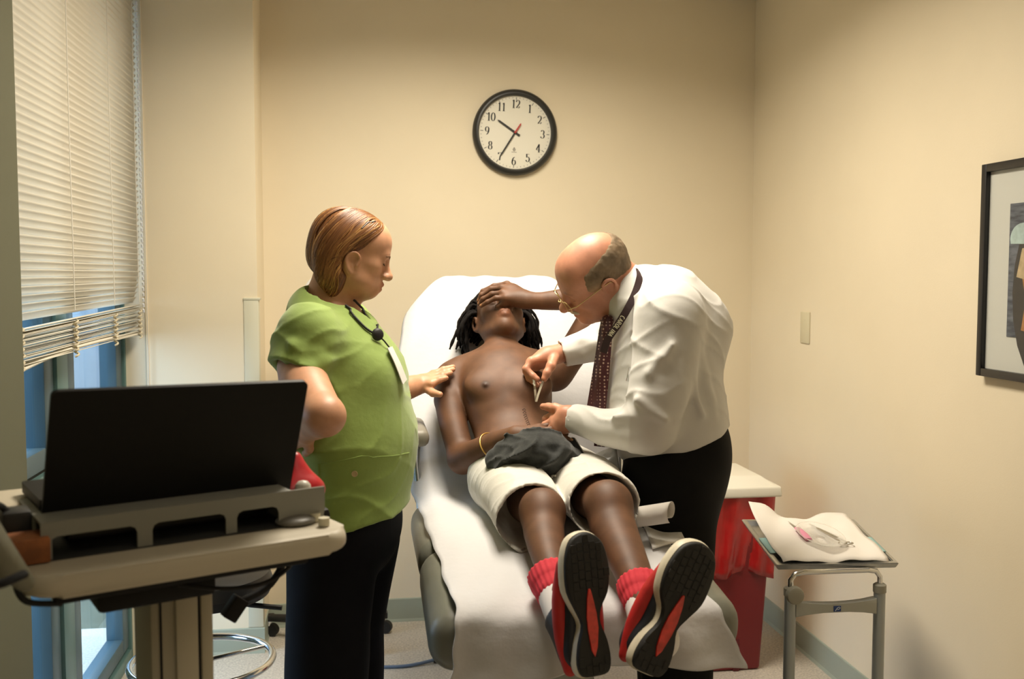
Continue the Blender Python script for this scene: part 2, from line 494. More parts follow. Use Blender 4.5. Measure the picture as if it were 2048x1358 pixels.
# skirting
def skirting(name, a, b, n):
    a = Vector(a); b = Vector(b); d = (b-a); L = d.length; d.normalize(); n = Vector(n)
    prof = [(0, 0), (.010, 0), (.008, .006), (.005, .012), (.005, .098), (.003, .102), (0, .102)]
    T = basis(n, Vector((0, 0, 1)), d, a)
    o = prism(name, prof, T, L, M['base'], angle=20); o['kind'] = 'structure'
skirting('baseboard_back', (PX1, YB, 0), (XR, YB, 0), (0, -1, 0))
skirting('baseboard_right', (XR, YF, 0), (XR, YB-.01, 0), (-1, 0, 0))
skirting('baseboard_pier', (-.86, PY, 0), (PX1+.008, PY, 0), (0, -1, 0))
skirting('baseboard_pier_side', (PX1, PY, 0), (PX1, YB-.01, 0), (1, 0, 0))
# corner guard on the pier's outside edge
bm = bmesh.new()
add_box(bm, (PX1-.052, PY-.004, .105), (PX1+.004, PY, 1.405), bevel=.0015)
add_box(bm, (PX1, PY, .105), (PX1+.004, PY+.052, 1.405), bevel=.0015)
add_box(bm, (PX1-.053, PY-.006, 1.402), (PX1+.010, PY+.052, 1.412), bevel=.002)
g = finish(bm, 'trim_1', M['guard'], angle=35); g['kind'] = 'structure'
# wall bead where the window return meets the pier face
struct('trim_2', (-.823, PY-.004, 0.103), (-.815, PY, RH), M['wall'])

# ------------------------------------------------------------------ window: storefront frame, four panes
teal = mat('teal_anodised_frame', (0.12, 0.22, 0.21), 0.4, metal=0.3)
blue = mat('blue_grey_sash', (0.075, 0.125, 0.15), 0.4, metal=0.3)
gask = mat('dark_gasket', (0.01, 0.012, 0.014), 0.7)
glass = bpy.data.materials.new('window_glass'); glass.use_nodes = True
nt = glass.node_tree; nt.nodes.clear()
go = nt.nodes.new('ShaderNodeOutputMaterial'); gm = nt.nodes.new('ShaderNodeMixShader')
gt = nt.nodes.new('ShaderNodeBsdfTransparent'); gt.inputs[0].default_value = (.80, .90, .96, 1)
gg = nt.nodes.new('ShaderNodeBsdfGlossy'); gg.inputs['Roughness'].default_value = 0.02; gg.inputs[0].default_value = (.8, .9, 1, 1)
lw = nt.nodes.new('ShaderNodeLayerWeight'); lw.inputs[0].default_value = 0.5
pw_ = nt.nodes.new('ShaderNodeMath'); pw_.operation = 'POWER'; pw_.inputs[1].default_value = 4
ml_ = nt.nodes.new('ShaderNodeMath'); ml_.operation = 'MULTIPLY_ADD'; ml_.inputs[1].default_value = 0.5; ml_.inputs[2].default_value = 0.03
nt.links.new(lw.outputs['Facing'], pw_.inputs[0]); nt.links.new(pw_.outputs[0], ml_.inputs[0])
nt.links.new(ml_.outputs[0], gm.inputs[0]); nt.links.new(gt.outputs[0], gm.inputs[1]); nt.links.new(gg.outputs[0], gm.inputs[2]); nt.links.new(gm.outputs[0], go.inputs[0])
WX = -0.92
win = empty('window_1', (WX, 3.2, 0)); win['kind'] = 'structure'
def mull(name, y0, y1, z0, z1, m, x0=WX-.06, x1=WX+.02): return box(name, (x0, y0, z0), (x1, y1, z1), m, win, bevel=.003)
TOPZ = 2.66
cols = [(2.30, 3.13), (3.24, 3.98)]       # opening spans along y
mull('mullion', 3.13, 3.24, 0, TOPZ, teal); mull('jamb', 3.98, 4.04, 0, TOPZ, teal); mull('jamb', 2.24, 2.30, 0, TOPZ, teal)
for (y0, y1) in cols:
    mull('sill_rail', y0, y1, 0, .05, teal); mull('transom', y0, y1, .87, .93, teal); mull('head_rail', y0, y1, 2.6, TOPZ, teal)
    for (z0, z1) in ((.05, .87), (.93, 2.6)):
        bm = bmesh.new()
        for lo, hi in (((y0, z0), (y0+.012, z1)), ((y1-.012, z0), (y1, z1)), ((y0, z0), (y1, z0+.012)), ((y0, z1-.012), (y1, z1))):
            add_box(bm, (WX-.04, lo[0], lo[1]), (WX+.002, hi[0], hi[1]))
        finish(bm, 'gasket', gask, win)
        bm = bmesh.new(); a0, a1, b0, b1 = y0+.012, y1-.012, z0+.012, z1-.012; w = .085
        for lo, hi in (((a0, b0), (a0+w, b1)), ((a1-w, b0), (a1, b1)), ((a0+w, b0), (a1-w, b0+.06)), ((a0+w, b1-.06), (a1-w, b1))):
            add_box(bm, (WX-.05, lo[0], lo[1]), (WX+.012, hi[0], hi[1]), bevel=.004)
        s = finish(bm, 'sash', blue, win, angle=35)
        box('pane', (WX-.024, a0+w-.004, b0+.056), (WX-.018, a1-w+.004, b1-.056), glass, s)

# ------------------------------------------------------------------ venetian blind
slat_m = mat('blind_slat', (0.74, 0.70, 0.60), 0.4, noise=0.02, nscale=5)
cord_m = mat('blind_cord', (0.72, 0.68, 0.60), 0.8)
BX = -0.838; B0, B1 = NY+.015, PY-.035
blind = empty('venetian_blind', (BX, (B0+B1)/2, 1.3), 'off-white venetian blind lowered over the window, bottom slats bunched', 'blind')
def slat_mesh():
    n = 5; V = []; Fs = []
    w = .027; prof = []
    for i in range(n):
        t = i/(n-1)-.5; prof.append((t*w, .0025*(1-4*t*t)))
    for y in (0, .25, .5, .75, 1):
        for x, z in prof: V.append((x, y*(B1-B0), z))
        for x, z in prof: V.append((x, y*(B1-B0), z-.0011))
    for r in range(4):
        a = r*2*n; b = a+2*n
        for i in range(n-1):
            Fs.append((a+i, a+i+1, b+i+1, b+i)); Fs.append((a+n+i, b+n+i, b+n+i+1, a+n+i+1))
        Fs.append((a, b, b+n, a+n)); Fs.append((a+n-1, a+2*n-1, b+2*n-1, b+n-1))
    for a in (0, 4*2*n):
        Fs.append(tuple([a+i for i in range(n)]+[a+2*n-1-i for i in range(n)]))
    me = bpy.data.meshes.new('slat'); me.from_pydata(V, [], Fs); me.update()
    for p in me.polygons: p.use_smooth = True
    me.materials.append(slat_m); me['_local'] = 1
    return me
sm_ = slat_mesh()
zt = 2.60; pitch_ = .0215; zb = 1.362
random.seed(4)
def put_slat(y, z, rx, ang, x=BX):
    o = bpy.data.objects.new('slat', sm_); COL.objects.link(o); o.parent = blind
    o.location = Vector((x, y, z))-blind.location; o.rotation_euler = (rx, ang, 0)
    return o
ns = int((zt-zb)/pitch_)
for i in range(ns):
    z = zt-i*pitch_
    low = max(0, (1.50-z)/.12)
    put_slat(B0, z-.0*low, math.radians(.9*low), math.radians(-62+random.uniform(-1.5, 1.5)+9*low))
for i in range(24):       # the bunched stack at the bottom
    t = i/23
    put_slat(B0+random.uniform(-.004, .004), 1.275+t*.088+random.uniform(-.001, .001), math.radians(.15+.75*t+random.uniform(-.15, .15)), math.radians(random.uniform(-20, -8)), BX+random.uniform(-.003, .003))
bp = [(BX, B0, 1.262), (BX, B0+.35, 1.283), (BX, B0+.8, 1.291), (BX, B1, 1.277)]
tube('bottom_rail', bp, .013, mat('blind_rail', (.78, .74, .64), .4), blind, n=10, flat=.6, sm=6)
box('head_rail', (BX-.02, B0, 2.605), (BX+.02, B1, 2.64), slat_m, blind, bevel=.003)
for k, yy in enumerate((B0+.03, B0+.50, B0+.97, B1-.09)):
    tube('ladder_cord', [(BX+.0165, yy, zt), (BX+.0165, yy, 1.9), (BX+.017, yy+.006, 1.40)], .0016, cord_m, blind, n=6)
    # slack cord bunched in loops down the stack
    pts = []
    for j in range(34):
        a = j*1.25
        pts.append((BX+.020+.005*math.sin(a), yy+.009*math.cos(a)+.003*math.sin(j*.7), 1.37-.105*j/33))
    tube('cord_loops', pts, .0034, mat('slack_cord', (.60, .53, .38), .85) if k == 0 else bpy.data.materials['slack_cord'], blind, n=6, sm=3)
tube('pull_cord', [(BX+.026, B1+.005, 2.6), (BX+.026, B1+.004, 2.0), (BX+.026, B1+.012, 1.2), (BX+.027, B1+.010, 0.75)], .0016, cord_m, blind, n=6)
bm = bmesh.new()
for j in range(60): 
    z = 2.58-j*.0205; add_cyl(bm, (BX+.014, B1+.002, z), (BX+.014, B1+.008, z-.012), .004, n=6)
finish(bm, 'edge_ladder', mat('ladder_tape', (.85, .87, .92), .6), blind, angle=40)

# ------------------------------------------------------------------ outside
ground_m = mat('outdoor_ground', (0.06, 0.07, 0.04), 0.9, color2=(0.03, 0.04, 0.02), nscale=3)
o = box('ground', (-12, -4, -.16), (-1.21, 14, -.11), ground_m); o['kind'] = 'structure'
pale_m = mat('pale_outer_wall', (0.19, 0.215, 0.24), 0.8, noise=.05, nscale=1.5)
o = box('wall_outside', (-9.2, 9.2, -.11), (-1.6, 9.5, 3.4), pale_m); o['kind'] = 'structure'
pale_m2 = None
leaf_m = mat('spiky_leaf', (0.14, 0.18, 0.10), 0.5, color2=(0.06, 0.09, 0.045), nscale=5)
def spiky(loc, n, L, label, seed):
    rnd = random.Random(seed)
    t = empty('spiky_shrub', loc, label, 'plant', 'spiky shrubs outside the window')
    bm = bmesh.new()
    for i in range(n):
        a = rnd.uniform(0, 6.28); e = rnd.uniform(.35, 1.4); l = L*rnd.uniform(.6, 1)
        d = Vector((math.cos(a)*math.cos(e), math.sin(a)*math.cos(e), math.sin(e)))
        b = Vector(loc)+Vector((rnd.uniform(-.06, .06), rnd.uniform(-.06, .06), rnd.uniform(.0, .35*L)))
        s = d.cross(Vector((0, 0, 1))).normalized()*.018; dn = Vector((0, 0, -1))*l*.18
        p = [b-s*.6, b+s*.6, b+d*l*.5+s, b+d*l*.5-s, b+d*l+dn]
        v = [bm.verts.new(q) for q in p]
        bm.faces.new((v[0], v[1], v[2], v[3])); bm.faces.new((v[3], v[2], v[4]))
    finish(bm, 'foliage', leaf_m, t)
    tube('stem', [loc, Vector(loc)+Vector((.02, 0, .4*L))], [.05, .03], mat('stem_bark', (.3, .26, .18), .9), t)
spiky((-2.6, 6.6, -.11), 120, 1.0, 'spiky shrub seen through the near window pane', 3)
spiky((-1.75, 4.9, -.11), 110, .5, 'low spiky shrub close outside the window', 5)
spiky((-4.6, 7.2, -.11), 140, 1.3, 'tall spiky shrub by the pale outer wall', 8)
tk = empty('tree_trunk', (-1.75, 8.4, -.11), 'pale slender tree trunk outside the far window pane', 'tree')
tube('trunk', [(-1.75, 8.4, -.11), (-1.73, 8.4, .8), (-1.78, 8.4, 1.8), (-1.74, 8.42, 3.6)], [.05, .045, .04, .03], mat('pale_bark', (.20, .19, .12), .8, noise=.25, nscale=18), tk, sm=4)
# ------------------------------------------------------------------ wall clock
cc = on_y(1029, 266, YB); CR = 0.182
clock = empty('wall_clock', (cc[0], YB, cc[2]), 'round black-rimmed wall clock with white dial on the back wall', 'clock')
CT = Matrix.Translation((cc[0], YB, cc[2])) @ Matrix(((1, 0, 0, 0), (0, 0, -1, 0), (0, 1, 0, 0), (0, 0, 0, 1))) @ Matrix.Rotation(math.radians(-2.5), 4, 'Z')
def lathe(name, prof, T, m, parent, n=72):
    bm = bmesh.new(); rings = []
    for r, z in prof: rings.append([bm.verts.new(T @ Vector((r*math.cos(2*math.pi*i/n), r*math.sin(2*math.pi*i/n), z))) for i in range(n)] if r > 1e-6 else [bm.verts.new(T @ Vector((0, 0, z)))])
    for A, B in zip(rings, rings[1:]):
        for i in range(n):
            if len(A) == 1: bm.faces.new((A[0], B[i], B[(i+1) % n]))
            elif len(B) == 1: bm.faces.new((A[i], A[(i+1) % n], B[0]))
            else: bm.faces.new((A[i], A[(i+1) % n], B[(i+1) % n], B[i]))
    return finish(bm, name, m, parent, angle=40)
rim_m = mat('clock_rim', (0.022, 0.022, 0.020), 0.4)
lathe('rim', [(CR-.012, 0), (CR, .008), (CR, .018), (CR-.006, .030), (CR-.014, .036), (CR-.020, .036), (CR-.024, .030), (CR-.027, .020), (CR-.027, .0)], CT, rim_m, clock)
dial_m = mat('clock_dial', (0.80, 0.77, 0.66), 0.5)
lathe('dial', [(0, .014), (CR-.027, .014), (CR-.027, .002)], CT, dial_m, clock)
ink = mat('clock_ink', (0.02, 0.02, 0.018), 0.6); red_ink = mat('red_hand', (0.45, 0.03, 0.025), 0.5)
def flat_poly(bm, pts, T, h=.0008):
    add_prism(bm, pts, T, h)
DR = CR-.027
bm = bmesh.new()
for i in range(60):
    a = 2*math.pi*i/60; big = i % 5 == 0
    Rm = CT @ Matrix.Rotation(-a, 4, 'Z') @ Matrix.Translation((0, 0, .014))
    l, w = (.012, .0022) if big else (.005, .0013)
    flat_poly(bm, [(-w/2, DR-.006-l), (w/2, DR-.006-l), (w/2, DR-.006), (-w/2, DR-.006)], Rm)
finish(bm, 'minute_marks', ink, clock)
# numerals drawn with thick uprights and hairline horizontals
def arc(cx, cy, rx, ry, a0, a1, n=14): return [(cx+rx*math.cos(math.radians(a0+(a1-a0)*i/n)), cy+ry*math.sin(math.radians(a0+(a1-a0)*i/n))) for i in range(n+1)]
DIG = {
 '0': [arc(.5, .5, .36, .5, 90, 450, 28)],
 '1': [[(.5, 0), (.5, 1)], [(.25, .0), (.75, .0)], [(.28, .86), (.5, 1)]],
 '2': [arc(.48, .72, .33, .28, 170, -30, 16)+[(.55, .35), (.18, .04)], [(.18, .05), (.45, .10), (.72, .02), (.84, .22)]],
 '3': [arc(.45, .75, .30, .25, 160, -80, 14), arc(.45, .27, .36, .27, 85, -165, 16)],
 '4': [[(.62, 0), (.62, 1)], [(.62, 1), (.08, .3)], [(.08, .28), (.92, .28)], [(.42, 0), (.82, 0)]],
 '5': [[(.25, 1), (.28, .55)], [(.25, .97), (.78, .97)], arc(.47, .32, .34, .31, 125, -165, 18)],
 '6': [arc(.5, .3, .33, .3, 0, 360, 22), arc(.75, .35, .58, .63, 180, 100, 12)],
 '7': [[(.15, .95), (.85, .95)], [(.85, .95), (.5, .45), (.42, 0)], [(.15, .95), (.17, .75)]],
 '8': [arc(.5, .75, .27, .24, 0, 360, 20), arc(.5, .26, .34, .26, 0, 360, 20)],
 '9': [arc(.5, .7, .33, .3, 0, 360, 22), arc(.25, .65, .58, .63, 0, -80, 12)],
}
def stroke(bm, pts, T, sx, sy, thick, thin, h=.0008):
    P = [np.array((x*sx, y*sy)) for x, y in pts]
    L_, R_ = [], []
    for i in range(len(P)):
        d = P[min(i+1, len(P)-1)]-P[max(i-1, 0)]; d = d/(np.linalg.norm(d)+1e-9)
        w = thin+(thick-thin)*abs(d[1])**2
        n = np.array((-d[1], d[0]))*w/2
        L_.append(P[i]+n); R_.append(P[i]-n)
    for i in range(len(P)-1):
        flat_poly(bm, [tuple(L_[i]), tuple(L_[i+1]), tuple(R_[i+1]), tuple(R_[i])], T, h)
def write(bm, text, T, h, thick, thin, adv=.62):
    w = h*adv; x = -w*len(text)/2
    for ch in text:
        for s in DIG[ch]: stroke(bm, s, T @ Matrix.Translation((x, -h/2, 0)), w*1.0, h, thick, thin)
        x += w*(.86 if ch == '1' else 1.0)
for i in range(1, 13):
    bm = bmesh.new(); a = 2*math.pi*i/12
    rr = DR*.775
    write(bm, str(i), CT @ Matrix.Translation((rr*math.sin(a), rr*math.cos(a), .0142)), .034, .0055, .0014)
    finish(bm, 'numeral', ink, clock)
bm = bmesh.new()        # small maker's mark under the centre
for q in (arc(.5, .5, .5, .5, 0, 360, 12), [(.5, -.1), (.5, 1.25)], [(.1, .5), (.9, .5)], [(.2, 1.25), (.8, 1.25)]):
    stroke(bm, q, CT @ Matrix.Translation((-.006, -.078, .0142)), .011, .011, .002, .0016)
stroke(bm, [(-.5, -.45), (1.5, -.45)], CT @ Matrix.Translation((-.006, -.078, .0142)), .011, .011, .002, .0018)
finish(bm, 'maker_mark', mat('faded_ink', (.25, .23, .20), .7), clock)
def hand(name, ang, l, tail, w, m, z):
    T = CT @ Matrix.Rotation(-math.radians(ang), 4, 'Z') @ Matrix.Translation((0, 0, z))
    bm = bmesh.new(); add_prism(bm, [(-w*.6, -tail), (w*.6, -tail), (w*.5, l*.9), (0, l), (-w*.5, l*.9)], T, .0012)
    finish(bm, name, m, clock)
hand('hour_hand', 302, .092, .024, .0075, ink, .018)
hand('minute_hand', 210, .120, .0, .006, ink, .020)
hand('second_hand', 31, .046, .002, .006, red_ink, .0222)
lathe('hub', [(0, .0245), (.004, .0245), (.005, .016)], CT, red_ink, clock, n=20)

# ------------------------------------------------------------------ blank switch plate on the right wall
sw = on_x(1611, 655, XR)
sp = empty('switch_plate', (XR, sw[1], sw[2]), 'small beige blank plate on the right wall', 'wall plate')
box('plate', (XR-.006, sw[1]-.043, sw[2]-.062), (XR, sw[1]+.037, sw[2]+.062), M['beige_plastic'], sp, bevel=.003)
for dz in (-.03, .03): cyl('screw', (XR-.0066, sw[1]-.003, sw[2]+dz), (XR-.005, sw[1]-.003, sw[2]+dz), .003, M['beige_plastic'], sp, n=10)

# ------------------------------------------------------------------ framed picture on the right wall
f0 = on_x(1980, 330, XR); f1 = on_x(1968, 750, XR)
fy1 = (f0[1]+f1[1])/2; fz0, fz1 = f1[2], f0[2]; fy0 = fy1-.78
pic = empty('framed_picture', (XR, (fy0+fy1)/2, (fz0+fz1)/2), 'black-framed picture with wide white mat on the right wall', 'picture')
bm = bmesh.new(); w = .022
for lo, hi in (((fy0, fz0), (fy0+w, fz1)), ((fy1-w, fz0), (fy1, fz1)), ((fy0+w, fz0), (fy1-w, fz0+w)), ((fy0+w, fz1-w), (fy1-w, fz1))):
    add_box(bm, (XR-.026, lo[0], lo[1]), (XR, hi[0], hi[1]), bevel=.002)
finish(bm, 'frame', mat('black_frame', (.012, .012, .014), .35), pic, angle=35)
box('mat_board', (XR-.012, fy0+w, fz0+w), (XR-.008, fy1-w, fz1-w), mat('mat_board', (.66, .66, .60), .8), pic)
pm = bpy.data.materials.new('printed_picture'); pm.use_nodes = True
N = pm.node_tree.nodes; L = pm.node_tree.links; b = N['Principled BSDF']; b.inputs['Roughness'].default_value = .35
tc = N.new('ShaderNodeTexCoord'); mp = N.new('ShaderNodeMapping'); L.new(tc.outputs['Object'], mp.inputs['Vector']); mp.inputs['Scale'].default_value = (1, 6, 30)
nz = N.new('ShaderNodeTexNoise'); nz.inputs['Scale'].default_value = 3; nz.inputs['Detail'].default_value = 6; L.new(mp.outputs[0], nz.inputs['Vector'])
cr = N.new('ShaderNodeValToRGB'); cr.color_ramp.elements[0].color = (.035, .045, .07, 1); cr.color_ramp.elements[1].color = (.16, .18, .22, 1)
cr.color_ramp.elements[0].position = .35; cr.color_ramp.elements[1].position = .7
L.new(nz.outputs['Fac'], cr.inputs[0]); L.new(cr.outputs[0], b.inputs['Base Color'])
py1, pz0, pz1 = fy1-.113, fz0+.115, fz1-.115
box('print', (XR-.0135, fy0+.113, pz0), (XR-.0118, py1, pz1), pm, pic)
def print_patch(name, pts, col, lift):
    bm = bmesh.new(); T = basis((0, -1, 0), (0, 0, 1), (-1, 0, 0), (XR-.0135, py1, pz0)); add_prism(bm, pts, T, lift)
    finish(bm, name, mat(name, col, .4, noise=.15, nscale=40), pic)
print_patch('dark_figure', arc(.16, .12, .15, .24, -90, 90, 10)+arc(.16, .12, .14, .24, 90, 270, 10), (.035, .03, .03), .0004)
print_patch('orange_figure', [(.06, .02), (.20, .0), (.24, .2), (.14, .26), (.055, .17), (.075, .10)], (.42, .19, .06), .0006)
print_patch('pale_figure', [(.035, .16), (.09, .15), (.10, .24), (.055, .235)], (.55, .42, .24), .0008)
print_patch('pale_cap', arc(.055, .262, .05, .04, -25, 200, 14), (.45, .58, .56), .001)
pic_glass = glass.copy(); pic_glass.name = 'picture_glass'
for n_ in pic_glass.node_tree.nodes:
    if n_.type == 'BSDF_TRANSPARENT': n_.inputs[0].default_value = (.97, .97, .97, 1)
    if n_.type == 'MATH' and n_.operation == 'MULTIPLY_ADD': n_.inputs[1].default_value = .25; n_.inputs[2].default_value = .01
gl = box('glass', (XR-.0165, fy0+w, fz0+w), (XR-.0150, fy1-w, fz1-w), pic_glass, pic)

# ------------------------------------------------------------------ red-bag waste bin in the corner
bx0, bx1, by0, by1 = 1.10, 1.53, 3.50, 3.86
bz_top = .735
binm = mat('dark_red_bin', (0.20, 0.008, 0.012), 0.45); bagm = mat('red_bag', (0.42, 0.012, 0.012), 0.28, coat=.4, noise=.25, nscale=9)
bin_ = empty('waste_bin', ((bx0+bx1)/2, (by0+by1)/2, 0), 'dark red waste bin with white lid and red bag in the corner', 'bin')
def frustum(bm, a, za, b, zb, bevel=.015):
    V = [bm.verts.new(v) for v in ((a[0], a[2], za), (a[1], a[2], za), (a[1], a[3], za), (a[0], a[3], za), (b[0], b[2], zb), (b[1], b[2], zb), (b[1], b[3], zb), (b[0], b[3], zb))]
    for q in ((3,2,1,0),(4,5,6,7),(0,1,5,4),(1,2,6,5),(2,3,7,6),(3,0,4,7)): bm.faces.new([V[i] for i in q])
    if bevel: bmesh.ops.bevel(bm, geom=bm.edges[:], offset=bevel, segments=3, affect='EDGES', profile=.5)
bm = bmesh.new(); frustum(bm, (bx0+.045, bx1-.045, by0+.04, by1-.04), 0, (bx0+.012, bx1-.012, by0+.012, by1-.012), .66)
finish(bm, 'body', binm, bin_, angle=35)
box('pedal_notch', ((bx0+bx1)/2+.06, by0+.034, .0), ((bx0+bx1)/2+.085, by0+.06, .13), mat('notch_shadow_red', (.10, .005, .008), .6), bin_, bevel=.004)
# bag folded over the rim, gathered folds and a ragged lower edge
rows = []
nb_ = 96
def rect_pt(t, grow):
    x0, x1, y0, y1 = bx0-grow, bx1+grow, by0-grow, by1+grow
    per = 2*(x1-x0)+2*(y1-y0); s = t*per
    if s < x1-x0: return x0+s, y0, 0, -1
    s -= x1-x0
    if s < y1-y0: return x1, y0+s, 1, 0
    s -= y1-y0
    if s < x1-x0: return x1-s, y1, 0, 1
    s -= x1-x0
    return x0, y1-s, -1, 0
for iz in range(13):
    v = iz/12; r = []
    for j in range(nb_):
        t = j/nb_; x, y, nx, ny = rect_pt(t, -.008-.004*v)
        f = .006*math.sin(t*80+2*v)+.008*math.sin(t*37+3*v+1)*v+.010*math.sin(t*150+5*v)*v
        zz = .70-v*(.33+.016*math.sin(t*21+.6)+.008*math.sin(t*55))
        r.append((x+nx*f, y+ny*f, zz))
    rows.append(r)
grid_surface('bag', rows, bagm, bin_, thick=.002, closed=True)
bm = bmesh.new(); frustum(bm, (bx0-.012, bx1+.012, by0-.012, by1+.012), .675, (bx0-.008, bx1+.008, by0-.008, by1+.008), .715, .008)
finish(bm, 'lid_rim', M['white_plastic'], bin_, angle=35)
bm = bmesh.new(); frustum(bm, (bx0+.0, bx1-.0, by0+.0, by1-.0), .71, (bx0+.05, bx1-.05, by0+.06, by1-.05), .745, .006)
finish(bm, 'lid', M['white_plastic'], bin_, angle=25)

# ------------------------------------------------------------------ instrument stand, drape and instruments
SD = 2.68
s_l = W(1581, 1160, SD); s_r = W(1760, 1150, SD+.03)
ax = nrm(np.array((s_r-s_l)[:2].tolist()+[0])); ay = np.array([-ax[1], ax[0], 0])
stand_w = np.linalg.norm((s_r-s_l)[:2])
so = np.array([s_l[0], s_l[1], 0])
stand = empty('instrument_stand', tuple(so+ax*stand_w/2), 'grey tubular instrument stand with steel tray by the right wall', 'stand')
def sl(x, y, z): return tuple(so+ax*x+ay*y+np.array([0, 0, z]))
ztop = s_l[2]+.02
for x in (0, stand_w):
    cyl('leg', sl(x, 0, .06), sl(x, 0, ztop-.045), .0155, M['grey_paint'], stand)
    lathe('collar', [(0, 0), (.0175, 0), (.0175, .02), (.012, .024), (0, .024)], Matrix.Translation(sl(x, 0, ztop-.062)), M['grey_plastic'], stand, n=24)
tube('top_rail', [sl(0, 0, ztop-.05), sl(0, 0, ztop-.02), sl(.012, .0, ztop-.004), sl(.035, .0, ztop), sl(stand_w-.035, 0, ztop), sl(stand_w-.012, 0, ztop-.004), sl(stand_w, 0, ztop-.02), sl(stand_w, 0, ztop-.05)], .0075, M['chrome'], stand, n=12)
TS = basis(ax, (0, 0, 1), -ay, sl(0, .012, 0))
cb = [(.012, ztop-.075), (.05, ztop-.083), (.09, ztop-.086), (stand_w/2, ztop-.087), (stand_w-.09, ztop-.086), (stand_w-.05, ztop-.083), (stand_w-.012, ztop-.075), (stand_w-.012, ztop-.120), (stand_w-.05, ztop-.113), (stand_w-.09, ztop-.110), (stand_w/2, ztop-.110), (.09, ztop-.110), (.05, ztop-.113), (.012, ztop-.120)]
prism('crossbar', cb, TS, .024, mat('silver_grey', (.40, .41, .38), .4, metal=.3), stand, bevel=.003)
lg = prism('logo_badge', [(stand_w/2-.009, ztop-.107), (stand_w/2+.011, ztop-.107), (stand_w/2+.011, ztop-.092), (stand_w/2-.009, ztop-.092)], TS @ Matrix.Translation((0, 0, .024)), .0015, mat('logo_blue', (.015, .05, .22), .4), stand)
bm = bmesh.new()
stroke(bm, [(-.005, -.105), (.001, -.097), (.006, -.0945), (.009, -.097), (.005, -.101), (.0005, -.1015)], TS @ Matrix.Translation((stand_w/2, ztop, .0255)), 1, 1, .0018, .0014, .0005)
finish(bm, 'logo_mark', mat('logo_white', (.7, .75, .8), .5), lg)
lathe('clamp_knob', [(0, .032), (.016, .033), (.022, .030), (.024, .024), (.024, .014), (.014, .010), (.010, 0), (0, 0)], basis(ax, (0, 0, 1), -ay, sl(.0, -.010, ztop-.052)), M['grey_plastic'], stand, n=28)
for x in (0, stand_w):
    tube('foot', [sl(x, -.0, .07), sl(x, -.16, .055), sl(x, -.24, .05)], .015, M['grey_paint'], stand, n=12, sm=4)
    tube('foot', [sl(x, .0, .07), sl(x, .16, .055), sl(x, .24, .05)], .015, M['grey_paint'], stand, n=12, sm=4)
    for y in (-.24, .24): cyl('caster', sl(x-.012, y, .024), sl(x+.012, y, .024), .024, M['rubber'], stand)
# tray: corners read off the photograph at the tray's own height
tz = ztop+.018
tc_ = [on_z(1556, 1128, tz), on_z(1792, 1124, tz), on_z(1706, 1040, tz), on_z(1488, 1040, tz)]
TA = [np.array([p[0], p[1], 0]) for p in tc_]
def quad_uv(u, v): return TA[0]*(1-u)*(1-v)+TA[1]*u*(1-v)+TA[2]*u*v+TA[3]*(1-u)*v
bm = bmesh.new()
def ring(inset, z):
    out = []
    for u, v in ((0, 0), (1, 0), (1, 1), (0, 1)):
        p = quad_uv(inset+(1-2*inset)*u, inset+(1-2*inset)*v); out.append(bm.verts.new((p[0], p[1], z)))
    return out
R0, R1, R2, R3 = ring(-.02, tz), ring(.02, tz+.001), ring(.045, tz-.012), ring(.0, tz-.016)
for A, B in ((R0, R1), (R1, R2), (R3, R0)):
    for i in range(4): bm.faces.new((A[i], A[(i+1) % 4], B[(i+1) % 4], B[i]))
bm.faces.new(R2); bm.faces.new(R3[::-1])
bmesh.ops.bevel(bm, geom=[e for e in bm.edges], offset=.002, segments=2, affect='EDGES')
finish(bm, 'tray', M['steel'], stand, angle=40)
# teal under-cloth and white paper drape
under = []; drape = []
rnd = random.Random(2)
for i in range(25):
    a = []; c = []
    for j in range(25):
        u, v = i/24, j/24
        p = quad_uv(.0+1.0*u, .20+.33*v); a.append((p[0], p[1], tz+.0015+.001*math.sin(9*u)))
        e = .03*math.sin(7*v+1)*(1-abs(2*v-1))*.5
        p = quad_uv(.045+.90*u+e*(u-.5), .005+1.02*v)
        z = tz+.010+.0035*math.sin(11*u+4*v)*math.sin(8*v+2)+.002*math.sin(23*u-9*v)
        if v > .93: z += .014*math.sin(u*9)*((v-.93)/.07)
        cu = max(0, .30-u)*max(0, v-.60)
        z += .38*cu                     # lifted far-left corner
        if v < .03: z -= .006
        c.append((p[0], p[1], z))
    under.append(a); drape.append(c)
o = grid_surface('under_cloth', under, mat('teal_cloth', (.35, .55, .55), .9), None, thick=.0015); tag(o, 'pale teal cloth strip beneath the white paper on the steel tray', 'cloth')
o = grid_surface('paper_drape', drape, M['paper'], None, thick=.0012); tag(o, 'crumpled white paper drape spread over the steel tray', 'paper drape')
zt_ = tz+.0165
def on_tray(u, v, z): p = quad_uv(u, v); return (p[0], p[1], z)
pk = empty('pink_instrument', on_tray(.40, .45, zt_), 'small pink-handled instrument lying on the white paper drape', 'instrument')
bm = bmesh.new(); add_tube(bm, [on_tray(.385, .36, zt_+.003), on_tray(.38, .45, zt_+.005), on_tray(.37, .62, zt_+.004)], [.0105, .0115, .010], 10, flat=.4); finish(bm, 'handle', mat('pink_plastic', (.75, .28, .42), .5), pk, angle=60)
bm = bmesh.new(); add_tube(bm, [on_tray(.37, .62, zt_+.004), on_tray(.345, .80, zt_+.003)], [.004, .001], 8, flat=.3); finish(bm, 'blade', M['steel'], pk, angle=60)
nh = empty('needle_holder', on_tray(.6, .45, zt_), 'slim steel needle holder lying on the white paper drape', 'needle holder')
